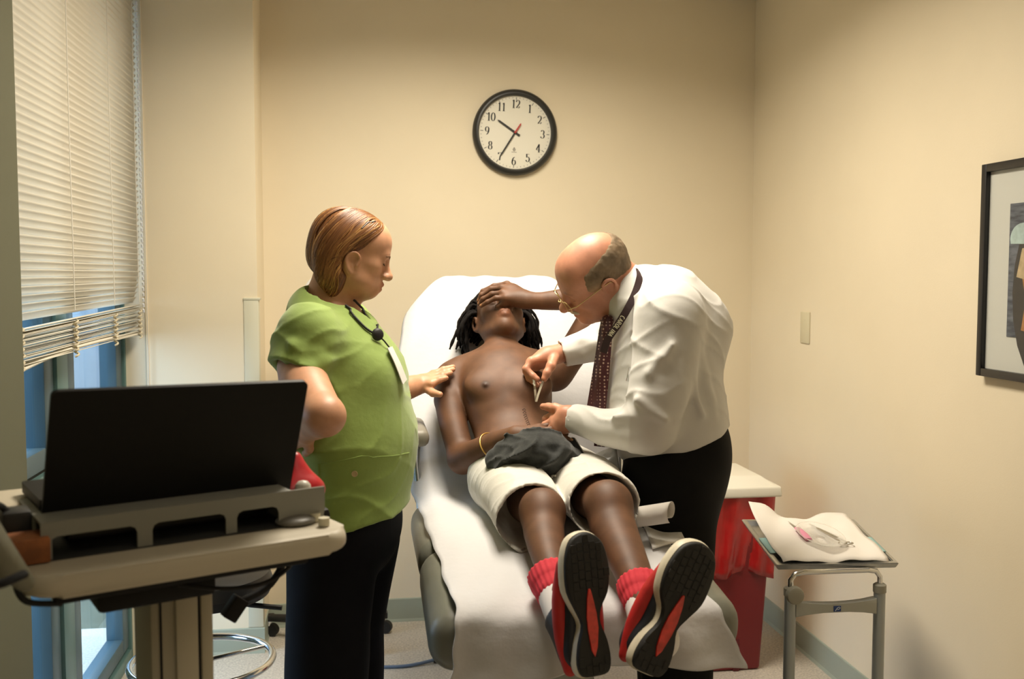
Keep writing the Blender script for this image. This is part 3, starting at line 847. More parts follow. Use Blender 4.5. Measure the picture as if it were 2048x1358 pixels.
for s_ in (-1, 1):
    tube('arm', [on_tray(.51, .72, zt_+.004), on_tray(.585+.012*s_, .50, zt_+.004), on_tray(.66+.02*s_, .30, zt_+.004)], [.0018, .003, .0025], mat('satin_steel', (.52, .50, .46), .3, metal=.9) if s_ < 0 else bpy.data.materials['satin_steel'], nh, n=8, sm=4)
    c_ = np.array(on_tray(.672+.03*s_, .26, zt_+.004))
    tube('finger_ring', [tuple(c_+np.array([.010*math.cos(t), .010*math.sin(t), 0])) for t in np.linspace(0, 2*math.pi, 14)[:-1]], .002, bpy.data.materials['satin_steel'], nh, n=8, closed=True)
dish = empty('plastic_blister', on_tray(.5, .4, zt_), 'clear oval plastic blister tray among the instruments', 'tray')
dm = mat('clear_plastic', (.85, .83, .78), .18, alpha=.35)
rows = []
for rr_, zz in ((.2, .002), (.75, .002), (.92, .010), (1.0, .014), (1.06, .014)):
    rows.append([on_tray(.50+.17*rr_*math.cos(t)+.05*rr_*math.sin(t), .40+.26*rr_*math.sin(t)-.10*rr_*math.cos(t), zt_+zz) for t in np.linspace(0, 2*math.pi, 40)[:-1]])
grid_surface('shell', rows, dm, dish, thick=.0008, closed=True)

# ------------------------------------------------------------------ power cord on the floor
pc = on_z(882, 1325, .02)
cord = empty('power_cord', (pc[0], pc[1], 0), 'blue-grey power cord with square black plug on the floor', 'cord')
cpts = [on_z(868, 1320, .012), on_z(835, 1328, .008), on_z(800, 1333, .006), on_z(745, 1334, .006), on_z(680, 1331, .006), on_z(600, 1338, .006)]
tube('cable', cpts, .0065, mat('cable_grey_blue', (.12, .17, .26), .5), cord, n=10, sm=6)
pa = nrm(on_z(900, 1318, .02)-on_z(868, 1320, .02)); pb = np.array([-pa[1], pa[0], 0])
Tp = basis(pa, pb, (0, 0, 1), tuple(on_z(866, 1323, .0)))
box('plug_body', (0, -.024, .001), (.043, .024, .048), M['black_plastic'], cord, T=Tp, bevel=.004)
box('plug_tip', (.043, -.010, .016), (.066, .010, .034), M['steel'], cord, T=Tp, bevel=.002)
# ------------------------------------------------------------------ exam chair
vinyl = mat('grey_green_vinyl', (0.15, 0.15, 0.12), 0.38, noise=.06, nscale=12, bump=.06, bscale=500)
chair_grey = mat('chair_shell', (0.40, 0.42, 0.42), 0.45)
CX = 0.47
chair = empty('exam_chair', (CX, 2.8, 0), 'reclined grey vinyl exam chair under a white sheet', 'exam chair')
YS, ZS = 2.93, 0.83          # seat / back hinge
# back cushion (rounded top), in the inclined plane of the back
ba = math.radians(47); bu = np.array([0, math.cos(ba), math.sin(ba)]); bn = np.array([0, -math.sin(ba), math.cos(ba)])
TB = basis((1, 0, 0), bu, bn, (CX, YS, ZS))
def back_outline(inset=0.0):
    w = .335-inset; top = .88-inset
    pts = [(-w+.03, .0), (w-.03, .0), (w, .10), (w, .52)]
    pts += [(.20*1+ (w-.20)*math.cos(math.radians(a)), .52+(top-.52)*math.sin(math.radians(a))) for a in range(10, 90, 10)]
    pts += [(.17-inset, top), (-.17+inset, top)]
    pts += [(-.20-(w-.20)*math.cos(math.radians(a)), .52+(top-.52)*math.sin(math.radians(a))) for a in range(80, 0, -10)]
    pts += [(-w, .52), (-w, .10)]
    return pts
bm = bmesh.new(); add_prism(bm, back_outline(), TB @ Matrix.Translation((0, 0, -.09)), .085)
bmesh.ops.bevel(bm, geom=bm.edges[:], offset=.022, segments=3, affect='EDGES', profile=.5)
finish(bm, 'back_cushion', vinyl, chair, angle=50)
bm = bmesh.new(); add_prism(bm, back_outline(.05), TB @ Matrix.Translation((0, 0, -.125)), .04); finish(bm, 'back_shell', chair_grey, chair, angle=35)
# seat and leg-rest cushions as soft rounded blocks
s = SDF(); s.rbox((CX, 2.73, ZS-.070), (.335, .25, .068), rad=.06, k=.01)
s.mesh('seat_cushion', .010, vinyl, chair)
la = math.radians(-7); LR = np.array(Matrix.Rotation(la*-1, 3, 'X'))
s = SDF(); s.rbox((CX+.02, 2.31, ZS-.110), (.355, .215, .072), R=LR, rad=.062, k=.01)
s.mesh('leg_cushion', .010, vinyl, chair)
box('seat_frame', (CX-.25, 2.25, ZS-.19), (CX+.25, 2.95, ZS-.12), chair_grey, chair, bevel=.02)
box('lift_column', (CX-.14, 2.55, .10), (CX+.14, 2.90, ZS-.18), chair_grey, chair, bevel=.03)
box('base_plate', (CX-.27, 2.40, .0), (CX+.27, 3.25, .10), chair_grey, chair, bevel=.03)
for sgn in (-1, 1):
    p = W(833, 860, 2.98) if sgn < 0 else W(833, 860, 2.98)*np.array([-1, 1, 1])+np.array([2*CX, 0, 0])
    a = nrm((0, -1, .05))
    bm = bmesh.new()
    T = basis((1, 0, 0), (0, 1, 0), (0, 0, 1), tuple(p))
    add_box(bm, (-.040, -.14, -.030), (.030, .14, .020), T, bevel=.02, seg=3); finish(bm, 'arm_pad', mat('arm_pad_grey', (.22, .20, .16), .5) if sgn < 0 else bpy.data.materials['arm_pad_grey'], chair, angle=50)
    tube('arm_bracket', [tuple(p+np.array([0, .0, -.02])), tuple(p+np.array([-.0, .03, -.10])), (CX+sgn*.30, p[1]-.05, ZS-.10)], .012, M['steel'], chair, n=10)

# ------------------------------------------------------------------ white sheet over the chair
def sheet_profile():
    """centre line from behind the top of the back, over the seat, to the hem: (y, z, half width, edge drop)"""
    top = np.array([YS, ZS])+.90*np.array([math.cos(ba), math.sin(ba)])
    return [
        (top[0]+.075, top[1]-.22, .20, .0), (top[0]+.07, top[1]-.06, .205, .0), (top[0]+.03, top[1]+.002, .21, .03),
        (top[0]-.03, top[1]-.010, .255, .05), (top[0]-.10, top[1]-.075, .320, .05), (top[0]-.20, top[1]-.182, .352, .04),
        (YS+.30, ZS+.336, .356, .03), (YS+.20, ZS+.232, .350, .03), (YS+.10, ZS+.130, .338, .02),
        (YS+.03, ZS+.062, .330, .02), (YS-.04, ZS+.028, .322, .02), (2.76, ZS+.020, .315, .02), (2.60, ZS+.018, .306, .02),
        (2.48, ZS+.008, .300, .02), (2.36, ZS-.008, .292, .01), (2.24, ZS-.022, .286, .01), (2.14, ZS-.036, .282, .0),
        (2.085, ZS-.060, .281, .0), (2.068, ZS-.10, .283, .0), (2.060, ZS-.15, .292, .0), (2.052, ZS-.185, .302, .0)]
prof = catmull(sheet_profile(), 6)
rows = []
NW = 64
for i, (y, z, hw, dr) in enumerate(prof):
    t = i/(len(prof)-1); r = []
    hang = max(0, min(1, (t-.80)/.14))
    for j in range(NW+1):
        u = j/NW*2-1
        ex = .003*math.sin(14*t*math.pi+(2 if u > 0 else 0))+.002*math.sin(31*t*math.pi)
        x = CX+u*(hw+ex)
        if u > 0: x += hang*.055*u        # the hanging end is wider on the right
        e = max(0, abs(u)-.80)/.20
        zz = z-dr*e*e
        # soft creases: lengthwise on the flat, hanging folds at the end
        cr_ = .0030*math.sin(9*u+3*t*6)+.0022*math.sin(5*u-22*t)+.0018*math.sin(17*u+40*t)
        yy = y
        if hang > 0:
            yy += hang*(.012*math.sin(6.5*u+.8)+.008*math.sin(14*u+2)-.012*abs(u))
            zz += hang*.012*math.sin(3*u+1)*((t-.8)/.2)
        if t < .33:
            zz += cr_*.8; yy -= cr_*.7
        else: zz += cr_*(1-hang)
        r.append((x, yy, zz))
    rows.append(r)
sheet_m = mat('white_sheet', (.56, .555, .565), .85, bump=.22, bscale=45, bdist=.006, sheen=.2)
o = grid_surface('sheet', rows, sheet_m, None, thick=.002)
tag(o, 'long white sheet draped over the exam chair', 'sheet')

# paper wrappers on the sheet beside the patient's leg
pw = empty('paper_roll', tuple(W(1310, 1035, 2.45)), 'rolled white paper wrapper beside the patient, in front of the dark trousers', 'paper')
a_, b_ = W(1276, 1032, 2.50), W(1343, 1022, 2.44)
dv = nrm(b_-a_); up_ = np.array([0, 0, 1.0]); sd = nrm(np.cross(up_, dv))
rows = []
for k in range(30):
    t = k/29; ang = -1.2+t*6.3; rad = .030-.014*t
    off = up_*rad*math.sin(ang)*1.0+sd*rad*math.cos(ang)*-.8
    rows.append([tuple(a_+(b_-a_)*s_+off) for s_ in np.linspace(0, 1, 8)])
grid_surface('curl', rows, M['paper'], pw, thick=.0008)
pk_c = [on_z(1283, 1048, ZS+.012), on_z(1345, 1042, ZS+.012), on_z(1372, 1088, ZS-.002), on_z(1305, 1100, ZS-.002)]
rows = []
for i in range(9):
    r = []
    for j in range(9):
        u, v = i/8, j/8
        p = pk_c[0]*(1-u)*(1-v)+pk_c[1]*u*(1-v)+pk_c[2]*u*v+pk_c[3]*(1-u)*v
        r.append((p[0], p[1], p[2]+.010+.004*math.sin(5*u+2)*math.sin(4*v)))
    rows.append(r)
pkt = grid_surface('instrument_packet', rows, mat('packet_film', (.80, .78, .74), .3, noise=.06, nscale=25), None, thick=.006)
tag(pkt, 'flat white instrument packet lying on the sheet by the leg', 'packet')

# ------------------------------------------------------------------ rolling workstation in the foreground
kx = nrm((.90, .42, 0)); ky = np.array([-kx[1], kx[0], 0])
KO = W(66, 1168, 1.33)
def kp(x, y, z): return KO+kx*x+ky*y+np.array([0, 0, z])
def KT(x=0, y=0, z=0): return basis(kx, ky, (0, 0, 1), tuple(kp(x, y, z)))
cart = empty('computer_cart', tuple(kp(.24, .2, -KO[2])), 'grey rolling computer cart in the left foreground', 'cart')
putty = mat('putty_plastic', (.52, .47, .37), .42, bump=.03, bscale=400)
KW = np.linalg.norm(W(694, 1086, 1.58)[:2]-KO[:2])
out = []
for cx_, cy_, a0 in ((.035, .035, 180), (KW-.035, .035, 270), (KW-.05, .40, 0), (.05, .40, 90)):
    out += [(cx_+.045*math.cos(math.radians(a0+q)), cy_+.045*math.sin(math.radians(a0+q))) for q in range(0, 91, 15)]
front = [(x, y) for x, y in out]
bm = bmesh.new(); add_prism(bm, front, KT(0, 0, -.024), .032)
bmesh.ops.bevel(bm, geom=[e for e in bm.edges if abs((e.verts[0].co-e.verts[1].co).normalized().z) < .5], offset=.0135, segments=4, affect='EDGES', profile=.5)
finish(bm, 'worktop', putty, cart, angle=60)
bm = bmesh.new(); add_box(bm, (.03, .03, -.045), (KW-.05, .36, -.023), KT(), bevel=.006); finish(bm, 'under_tray', M['black_matte'], cart, angle=35)
box('cable_box', (.09, .05, -.075), (.26, .20, -.04), M['black_matte'], cart, T=KT(), bevel=.008)
box('mat_pad', (.03, .070, .0075), (KW-.05, .36, .0092), mat('dark_work_surface', (.03, .03, .03), .5), cart, T=KT(), bevel=.002)
# column
ccx = W(402, 1250, 1.47); cxl = (ccx-KO)@kx; cyl_ = .17
colm = mat('column_grey', (.40, .37, .29), .45); colw = mat('column_light', (.50, .46, .36), .42)
box('column', (cxl-.047, cyl_-.05, -KO[2]+.12), (cxl+.047, cyl_+.06, -.045), colm, cart, T=KT(), bevel=.008)
box('column_cover', (cxl-.010, cyl_-.058, -KO[2]+.12), (cxl+.025, cyl_-.046, -.046), colw, cart, T=KT(), bevel=.004)
box('column_cover', (cxl+.029, cyl_-.058, -KO[2]+.12), (cxl+.048, cyl_-.046, -.046), colw, cart, T=KT(), bevel=.004)
box('column_groove', (cxl+.025, cyl_-.053, -KO[2]+.12), (cxl+.029, cyl_-.048, -.047), M['black_matte'], cart, T=KT())
box('column_groove', (cxl-.033, cyl_-.0535, -KO[2]+.12), (cxl-.030, cyl_-.049, -.047), M['black_matte'], cart, T=KT())
for i in range(4):
    a = math.radians(45+90*i); e = np.array([cxl+.24*math.cos(a), cyl_+.24*math.sin(a)])
    tube('base_leg', [tuple(kp(cxl, cyl_, -KO[2]+.12)), tuple(kp(e[0], e[1], -KO[2]+.075))], .022, colm, cart, n=10)
    cyl('caster', tuple(kp(e[0]-.012, e[1], -KO[2]+.035)), tuple(kp(e[0]+.012, e[1], -KO[2]+.035)), .035, M['rubber'], cart)
tube('cart_cable', [tuple(kp(.20, .04, -.046)), tuple(kp(.26, .03, -.060)), tuple(kp(.32, .035, -.066)), tuple(kp(.37, .06, -.060)), tuple(kp(.41, .10, -.046))], .0035, M['black_matte'], cart, n=8, sm=5)
tube('cart_cable', [tuple(kp(.02, .10, .03)), tuple(kp(-.012, .06, .026)), tuple(kp(-.018, .03, .0)), tuple(kp(-.006, .02, -.028)), tuple(kp(.04, .04, -.045))], .0045, M['black_matte'], cart, n=8, sm=5)
cwm = M['black_matte']
# black accessories hanging below the right end
box('power_brick', (.33, .18, -.125), (.50, .26, -.05), cwm, cart, T=KT() @ Matrix.Rotation(math.radians(-6), 4, 'Y'), bevel=.01)
tube('hanging_cable', [tuple(kp(.42, .30, -.05)), tuple(kp(.46, .30, -.10)), tuple(kp(.43, .29, -.15)), tuple(kp(.37, .28, -.17))], .007, cwm, cart, n=8, sm=5)
box('cable_plug', (-.014, -.012, -.030), (.014, .012, .012), cwm, cart, T=KT(.365, .28, -.172) @ Matrix.Rotation(math.radians(38), 4, 'Y'), bevel=.003)
# laptop riser: grey back plate with three cut-outs, on the worktop
riser = empty('laptop_riser', tuple(kp(.25, .13, .02)), 'grey laptop riser bar with cut-outs on the cart top', 'laptop riser')
r0 = on_z(82, 1124, KO[2]+.008); r1 = on_z(648, 1039, KO[2]+.008); rx = nrm(np.append((r1-r0)[:2], 0)); RW = np.linalg.norm((r1-r0)[:2]); ryv = np.array([-rx[1], rx[0], 0])
rb = KO[2]+.0094; rz = rb+.0545
TRs = basis(rx, (0, 0, 1), -ryv, (r0[0], r0[1], rb))
hh = rz-rb
gp = mat('riser_grey', (.25, .25, .22), .55)
def notch(x0, x1, h): return [(x0, 0), (x0, h-.010), (x0+.003, h-.003), (x0+.010, h), (x1-.010, h), (x1-.003, h-.003), (x1, h-.010), (x1, 0)]
o_ = [(0, 0)]+[(.002, 0)]
pts = [(0, hh), (RW, hh), (RW, hh*.35), (RW-.004, 0)]
for a, b_ in ((.655, .815), (.355, .615), (.0, .305)):
    n_ = notch(max(a*RW, .012), b_*RW, hh*.60); pts += n_[::-1]
pts += [(.0, 0)]
prism('back_plate', pts, TRs, .004, gp, riser)
box('shelf', (0, 0, 0), (RW*.87, .18, .004), gp, riser, T=basis(rx, ryv, (0, 0, 1), (r0[0], r0[1], rz-.004)), bevel=.001)
for x in (.01, RW*.86): box('side_leg', (x, .0, 0), (x+.005, .17, hh-.004), gp, riser, T=basis(rx, ryv, (0, 0, 1), (r0[0], r0[1], rb)))
# laptop
lap = empty('laptop', tuple(r0+rx*.17+ryv*.1), 'black laptop open on the cart, lid back towards the camera', 'laptop')
l_bl, l_br = W(82, 1037, 1.462), W(577, 984, 1.680); l_tl, l_tr = W(112, 782, 1.40), W(608, 760, 1.605)
zl = (l_bl[2]+l_br[2])/2
lx = nrm(l_br-l_bl); LW = np.linalg.norm(l_br-l_bl); lu0 = ((l_tl-l_bl)+(l_tr-l_br))/2; LH = np.linalg.norm(lu0)
lu = lu0-lx*(lu0@lx)*.35; lu = nrm(lu); ln = nrm(np.cross(lx, lu))
TL_ = basis(lx, lu, ln, tuple(l_bl))
rc = .010
def rrect(w, h, r, x0=0, y0=0):
    o = []
    for cx_, cy_, a0 in ((w-r, h-r, 0), (r, h-r, 90), (r, r, 180), (w-r, r, 270)):
        o += [(x0+cx_+r*math.cos(math.radians(a0+q)), y0+cy_+r*math.sin(math.radians(a0+q))) for q in range(0, 91, 18)]
    return o
lidm = mat('laptop_black', (.0045, .0045, .0045), .55, spec=.25, bump=.02, bscale=900)
skew = (lu0@lx)*.65/LH
bm = bmesh.new(); add_prism(bm, [(x+skew*y, y) for x, y in rrect(LW, LH, rc)], TL_ @ Matrix.Translation((0, 0, -.004)), .008)
finish(bm, 'lid', lidm, lap, angle=35)
bm = bmesh.new(); add_prism(bm, [(x+skew*y, y) for x, y in rrect(LW-.02, LH-.025, .003, .01, .015)], TL_ @ Matrix.Translation((0, 0, -.0046)), .0008)
finish(bm, 'screen', mat('screen_off', (.01, .012, .015), .1), lap)
bm = bmesh.new(); add_prism(bm, rrect(LW, .17, rc), basis(rx, ryv, (0, 0, 1), tuple(np.array([l_bl[0], l_bl[1], rz+.001]))), .016)
finish(bm, 'base', lidm, lap, angle=35)
# things on the cart
dk = mat('dark_gadget', (.02, .02, .02), .5)
kb = empty('keyboard', tuple(kp(.20, .10, .023)), 'black keyboard under the riser bar on the cart', 'keyboard')
box('keyboard_body', (.07, .16, .0095), (.38, .29, .022), M['black_plastic'], kb, T=KT(), bevel=.004)
bm = bmesh.new()
for i in range(16):
    for j in range(5): add_box(bm, (.080+i*.0185, .170+j*.0215, .022), (.095+i*.0185, .187+j*.0215, .026), KT())
finish(bm, 'keys', mat('key_caps', (.03, .03, .03), .5), kb)
ms = empty('computer_mouse', tuple(kp(.40, .07, .023)), 'dark flat mouse on the right side of the cart top', 'mouse')
s = SDF(); s.ell(kp(.40, .085, .0125), (.034, .03, .011), R=np.stack([kx, ky, (0, 0, 1)], 1), k=.005).half(kp(.40, .085, .0096), (0, 0, -1))
s.mesh('shell', .003, mat('mouse_grey', (.16, .15, .13), .4), ms)
# red pouch behind the riser's right end
rp = W(606, 978, 1.74); rpb = rp.copy(); rpb[2] = KO[2]+.010
pouch = empty('red_pouch', tuple(rpb), 'bright red pouch standing behind the laptop on the cart', 'pouch')
redm = mat('red_film', (.50, .012, .02), .35, noise=.15, nscale=14)
s = SDF()
t_ = W(588, 920, 1.76); w0 = W(583, 1035, 1.74); w1 = W(622, 1026, 1.76)
for p_ in (w0, w1): p_[2] = KO[2]+.034
s.chain([w0, (w0+t_)/2, t_], [.018, .013, .006], k=.02).chain([w1, (w1*.55+t_*.45), t_], [.018, .012, .006], k=.03).chain([w0, w1], [.022, .022], k=.02)
s.cap((w0+w1)/2, t_, .026, .006, k=.02, flat=(ky, .7)); s.disp = lambda P: .0012*fold_noise(P, 90)
s.mesh('pouch_body', .004, redm, pouch)
sil = empty('silver_cap', tuple(W(606, 975, 1.60)), 'small silver-white rounded cap beside the red pouch', 'cap')
cpt = W(606, 974, 1.715)
lathe('dome', [(0, .012), (.008, .010), (.013, .004), (.014, -.004), (.014, KO[2]+.0095-cpt[2]), (0, KO[2]+.0095-cpt[2])], Matrix.Translation(tuple(cpt)), mat('silver_white', (.55, .52, .45), .35), sil, n=28)
cap_m = mat('cap_white', (.6, .56, .42), .5)
for (px_, py_), lab in (((570, 1040), 'small cream cap under the right end of the riser bar'), ((630, 1036), 'small cream cap behind its twin at the right end of the cart top'), ((648, 1045), 'small cream cap nearest the right end of the cart top')):
    q = on_z(px_, py_, KO[2]+.014); o = cyl('bottle_cap', (q[0], q[1], KO[2]+.0094), (q[0], q[1], KO[2]+.022), .009, cap_m); tag(o, lab, 'cap', 'small cream caps on the cart')
# scanner and small boxes at the left end
scn = empty('hand_device', tuple(W(30, 1110, 1.18)), 'grey rounded device with black strap at the left end of the cart', 'device')
p0, p1, p2 = W(-45, 1060, 1.25), W(5, 1120, 1.26), W(50, 1165, 1.29)
s = SDF(); s.chain([p0, p1, p2], [.026, .020, .012], k=.01, sm=3); s.mesh('grip', .004, mat('scanner_grey', (.16, .155, .11), .5), scn)
tube('strap', [tuple(W(-40, 1180, 1.17)), tuple(W(10, 1165, 1.17)), tuple(W(48, 1148, 1.19))], .011, M['black_matte'], scn, n=10, flat=.5)
bxs = empty('small_carton', tuple(W(45, 1070, 1.42)), 'small orange and brown carton at the left end of the cart', 'carton')
q0 = kp(-.012, .13, .0); box('carton_body', (-.03, .0, .0095), (.030, .06, .045), mat('carton_orange', (.30, .10, .03), .7, noise=.3, nscale=30), bxs, T=KT(.002, .06, 0), bevel=.003)
dkb = empty('dark_gadget', tuple(W(60, 1040, 1.45)), 'dark jumble of connectors behind the orange carton', 'gadget')
box('gadget_body', (.0, .0, .0095), (.04, .05, .070), dk, dkb, T=KT(-.02, .135, 0), bevel=.006)
tube('gadget_cable', [tuple(kp(-.01, .16, .068)), tuple(kp(-.03, .13, .085)), tuple(kp(-.045, .09, .05)), tuple(kp(-.02, .05, .03))], .005, dk, dkb, n=8, sm=4)
lpn = empty('plastic_box', tuple(kp(-.05, .30, .0095)), 'cream plastic box behind the laptop at the left end of the cart', 'box')
box('housing', (-.12, .0, .0095), (.05, .13, .060), mat('cream_plastic', (.62, .55, .42), .45), lpn, T=KT(.0, .235, 0), bevel=.008)
box('slot', (-.10, -.001, .030), (.035, .001, .034), dk, lpn, T=KT(.0, .235, 0))
# ------------------------------------------------------------------ stool with chrome foot ring
sc = W(405, 1322, 3.0); sx_, sy_ = sc[0], sc[1]
stool = empty('stool', (sx_, sy_, 0), 'black swivel stool with chrome foot ring behind the cart', 'stool')
rz_ = sc[2]
tube('foot_ring', [(sx_+.205*math.cos(t), sy_+.205*math.sin(t), rz_) for t in np.linspace(0, 2*math.pi, 49)[:-1]], .0115, M['chrome'], stool, n=12, closed=True)
for i in range(3):
    a = i*2.1+.5; tube('ring_spoke', [(sx_, sy_, rz_), (sx_+.2*math.cos(a), sy_+.2*math.sin(a), rz_)], .007, M['chrome'], stool, n=8)
cyl('post', (sx_, sy_, .10), (sx_, sy_, .60), .022, M['black_plastic'], stool)
lathe('seat', [(0, .635), (.16, .635), (.20, .615), (.212, .58), (.20, .55), (.14, .54), (0, .535)], Matrix.Translation((sx_, sy_, 0)), mat('black_vinyl', (.012, .012, .013), .4), stool, n=48)
tube('height_lever', [(sx_, sy_, .545), (sx_+.15, sy_-.05, .525), (sx_+.24, sy_-.06, .515)], .008, M['black_plastic'], stool, n=8)
for i in range(5):
    a = math.radians(-20+72*i); ex, ey = sx_+.29*math.cos(a), sy_+.29*math.sin(a)
    tube('base_arm', [(sx_, sy_, .115), (sx_+.12*math.cos(a), sy_+.12*math.sin(a), .112), (ex, ey, .075)], [.026, .024, .018], M['black_plastic'], stool, n=10, flat=.7)
    w_ = Vector((-math.sin(a), math.cos(a), 0))*.018
    cyl('caster', Vector((ex, ey, .028))-w_, Vector((ex, ey, .028))+w_, .028, M['rubber'], stool)

# ------------------------------------------------------------------ white exam lamp on a rolling base behind the nurse
lc = on_z(655, 1288, 0.0); lxx, lyy = lc[0], lc[1]
lamp = empty('exam_lamp', (lxx, lyy, 0), 'white round exam lamp on a castered stand behind the woman in green', 'lamp')
hd = W(666, 572, 3.72)
lathe('lamp_head', [(0, .055), (.05, .050), (.095, .030), (.125, 0), (.128, -.012), (.12, -.016), (0, -.010)], Matrix.Translation(tuple(hd)) @ rot_to((-.3, -.4, .9)), mat('lamp_white', (.82, .82, .84), .35), lamp, n=48)
tube('gooseneck', [(lxx, lyy, .95), (lxx, lyy, 1.20), (hd[0]+.02, hd[1]+.02, hd[2]+.07), tuple(hd+np.array([-.0, -.02, .045]))], .011, M['white_plastic'], lamp, n=10, sm=6)
cyl('pole', (lxx, lyy, .09), (lxx, lyy, .96), .014, M['steel'], lamp)
lathe('hub', [(0, .13), (.03, .125), (.04, .10), (.04, .07), (0, .065)], Matrix.Translation((lxx, lyy, 0)), M['black_plastic'], lamp, n=28)
for px_, py_ in ((765, 1266), (742, 1308), (538, 1272), (600, 1330), (650, 1260)):
    e = on_z(px_, py_, 0.0)
    tube('base_arm', [(lxx, lyy, .10), (e[0], e[1], .078)], [.022, .016], M['black_plastic'], lamp, n=8)
    box('caster_block', (-.020, -.020, .066), (.022, .020, .092), M['black_plastic'], lamp, T=Matrix.Translation((e[0], e[1], 0)), bevel=.004)
    lathe('swivel', [(0, .068), (.012, .068), (.014, .058), (.010, .045), (0, .045)], Matrix.Translation((e[0], e[1], 0)), M['chrome'], lamp, n=18)
    cyl('caster', (e[0]+.010, e[1]-.012, .026), (e[0]+.018, e[1]+.012, .026), .026, M['rubber'], lamp)
# ------------------------------------------------------------------ people: shared builders
def frame(fwd, up):
    """columns: right, forward, up"""
    f = nrm(fwd); r = nrm(np.cross(f, up)); u = np.cross(r, f)
    return np.stack([r, f, u], 1)
class Head:
    def __init__(self, o, fwd, up, roll=0.0, s=1.0):
        self.o = np.array(o, float); self.s = s
        R = frame(fwd, up)
        c, q = math.cos(math.radians(roll)), math.sin(math.radians(roll))
        self.R = R @ np.array([[c, 0, q], [0, 1, 0], [-q, 0, c]])
    def __call__(self, x, y, z): return self.o+self.R @ (np.array([x, y, z])*self.s)
    def d(self, x, y, z): return self.R @ np.array([x, y, z], float)
def rotx(a): c, s = math.cos(math.radians(a)), math.sin(math.radians(a)); return np.array([[1, 0, 0], [0, c, -s], [0, s, c]])
def rotz(a): c, s = math.cos(math.radians(a)), math.sin(math.radians(a)); return np.array([[c, -s, 0], [s, c, 0], [0, 0, 1]])
def head_skin(s, H, lip=(.85, .62, .60), nose_w=1.0, lip_t=1.0, jowl=0.0, eyes=True, dark=(.25, .2, .18), nose_l=1.0, chin=0.0, lf=0.0):
    S_ = H.s; R = H.R
    def E(c, r, k=.015, op='+', t=None, rot=None): s.ell(H(*c), np.array(r)*S_, R=R if rot is None else R @ rot, k=k*S_, op=op, tint=t)
    def Cp(a, b, ra, rb, k=.012, op='+', t=None): s.cap(H(*a), H(*b), ra*S_, rb*S_, k=k*S_, op=op, tint=t)
    E((0, -.014, .036), (.0755, .097, .082))
    E((0, .034, .036), (.066, .054, .062), .03)
    E((0, .030, -.028), (.061, .056, .066), .03)
    for g in (-1, 1):
        s.chain([H(g*.058, -.004, -.018), H(g*.054, .006, -.062), H(g*.030, .050, -.090+chin), H(0, .068, -.096+chin)], np.array([.018, .018, .018, .018])*S_, k=.03*S_, sm=2)
        E((g*.043, .052, -.020), (.022, .022, .019), .025)
        if jowl: E((g*.040, .035, -.070), (.026*jowl, .034*jowl, .026*jowl), .03)
    E((0, .072, -.094+chin), (.020, .019, .016), .02)
    Cp((-.032, .078, .016), (.032, .078, .016), .013, .013, .02)
    E((0, .070, -.058), (.030, .026, .030), .025)
    for g in (-1, 1):
        E((g*.031, .099, .000), (.019, .017, .012), .014, '-')
        E((g*.031, .0735, -.001), (.0155, .0145, .0135), .004)        # closed / lowered lid over the eyeball
        if eyes: s.chain([H(g*.018, .0850, -.0040), H(g*.031, .0885, -.0068), H(g*.044, .0830, -.0035)], np.array([.0018, .0026, .0020])*S_, k=.003, op='t', tint=dark, sm=3)
        s.chain([H(g*.014, .091, .019), H(g*.030, .091, .025), H(g*.046, .080, .021)], np.array([.003, .0050, .003])*S_, k=.005, op='t', tint=tuple(.3+.7*d_ for d_ in dark), sm=3)
    # nose
    nl = nose_l
    s.chain([H(0, .084, .014), H(0, .096+.004*(nl-1), -.008), H(0, .086+.026*nl, -.030)], np.array([.0085, .0095, .0120])*S_, k=.014*S_, sm=2)
    E((0, .088+.026*nl, -.033), (.0125*nose_w, .0115, .0105), .010)
    for g in (-1, 1):
        E((g*.0135*nose_w, .099, -.0365), (.0092*nose_w, .0105, .0080), .008)
        E((g*.0075*nose_w, .104, -.0455), (.0042*nose_w, .0058, .0045), .003, '-')
    # mouth
    lt = lip_t
    s.chain([H(-.0235, .082, -.0645), H(-.010, .0945+lf, -.0605), H(0, .0955+lf, -.0615), H(.010, .0945+lf, -.0605), H(.0235, .082, -.0645)], np.array([.003, .0058*lt, .0056*lt, .0058*lt, .003])*S_, k=.006, tint=lip, sm=3)
    s.chain([H(-.021, .082, -.0685), H(0, .0935+lf, -.0740), H(.021, .082, -.0685)], np.array([.003, .0072*lt, .003])*S_, k=.006, tint=lip, sm=4)
    s.chain([H(-.024, .087, -.0660), H(0, .1005+lf, -.0672), H(.024, .087, -.0660)], np.array([.0012, .0018, .0012])*S_, k=.003, op='-', sm=4)
def ear(s, H0, g, k=.006, dy=0.0, dz=0.0):
    S_ = H0.s
    class _E:
        R = H0.R; s = H0.s
        def __call__(self, x, y, z): return H0(x, y+dy, z+dz)
    H = _E()
    s.ell(H(g*.0745, -.014, -.008), np.array([.008, .017, .028])*S_, R=H.R, k=.008)
    s.chain([H(g*.079, .002, -.006), H(g*.082, .002, .014), H(g*.085, -.012, .024), H(g*.087, -.028, .016), H(g*.086, -.031, -.004), H(g*.083, -.022, -.022), H(g*.078, -.008, -.034), H(g*.075, -.002, -.028)],
            np.array([.0038, .0042, .0045, .0045, .0042, .0045, .0062, .004])*S_, k=k, sm=3)
    s.ell(H(g*.088, -.012, .004), np.array([.008, .0105, .014])*S_, R=H.R, k=.006, op='-')
    s.ell(H(g*.0835, -.004, -.010), np.array([.006, .0055, .008])*S_, R=H.R, k=.004, op='-')
    s.ell(H(g*.080, .001, -.009), np.array([.004, .004, .006])*S_, R=H.R, k=.004)
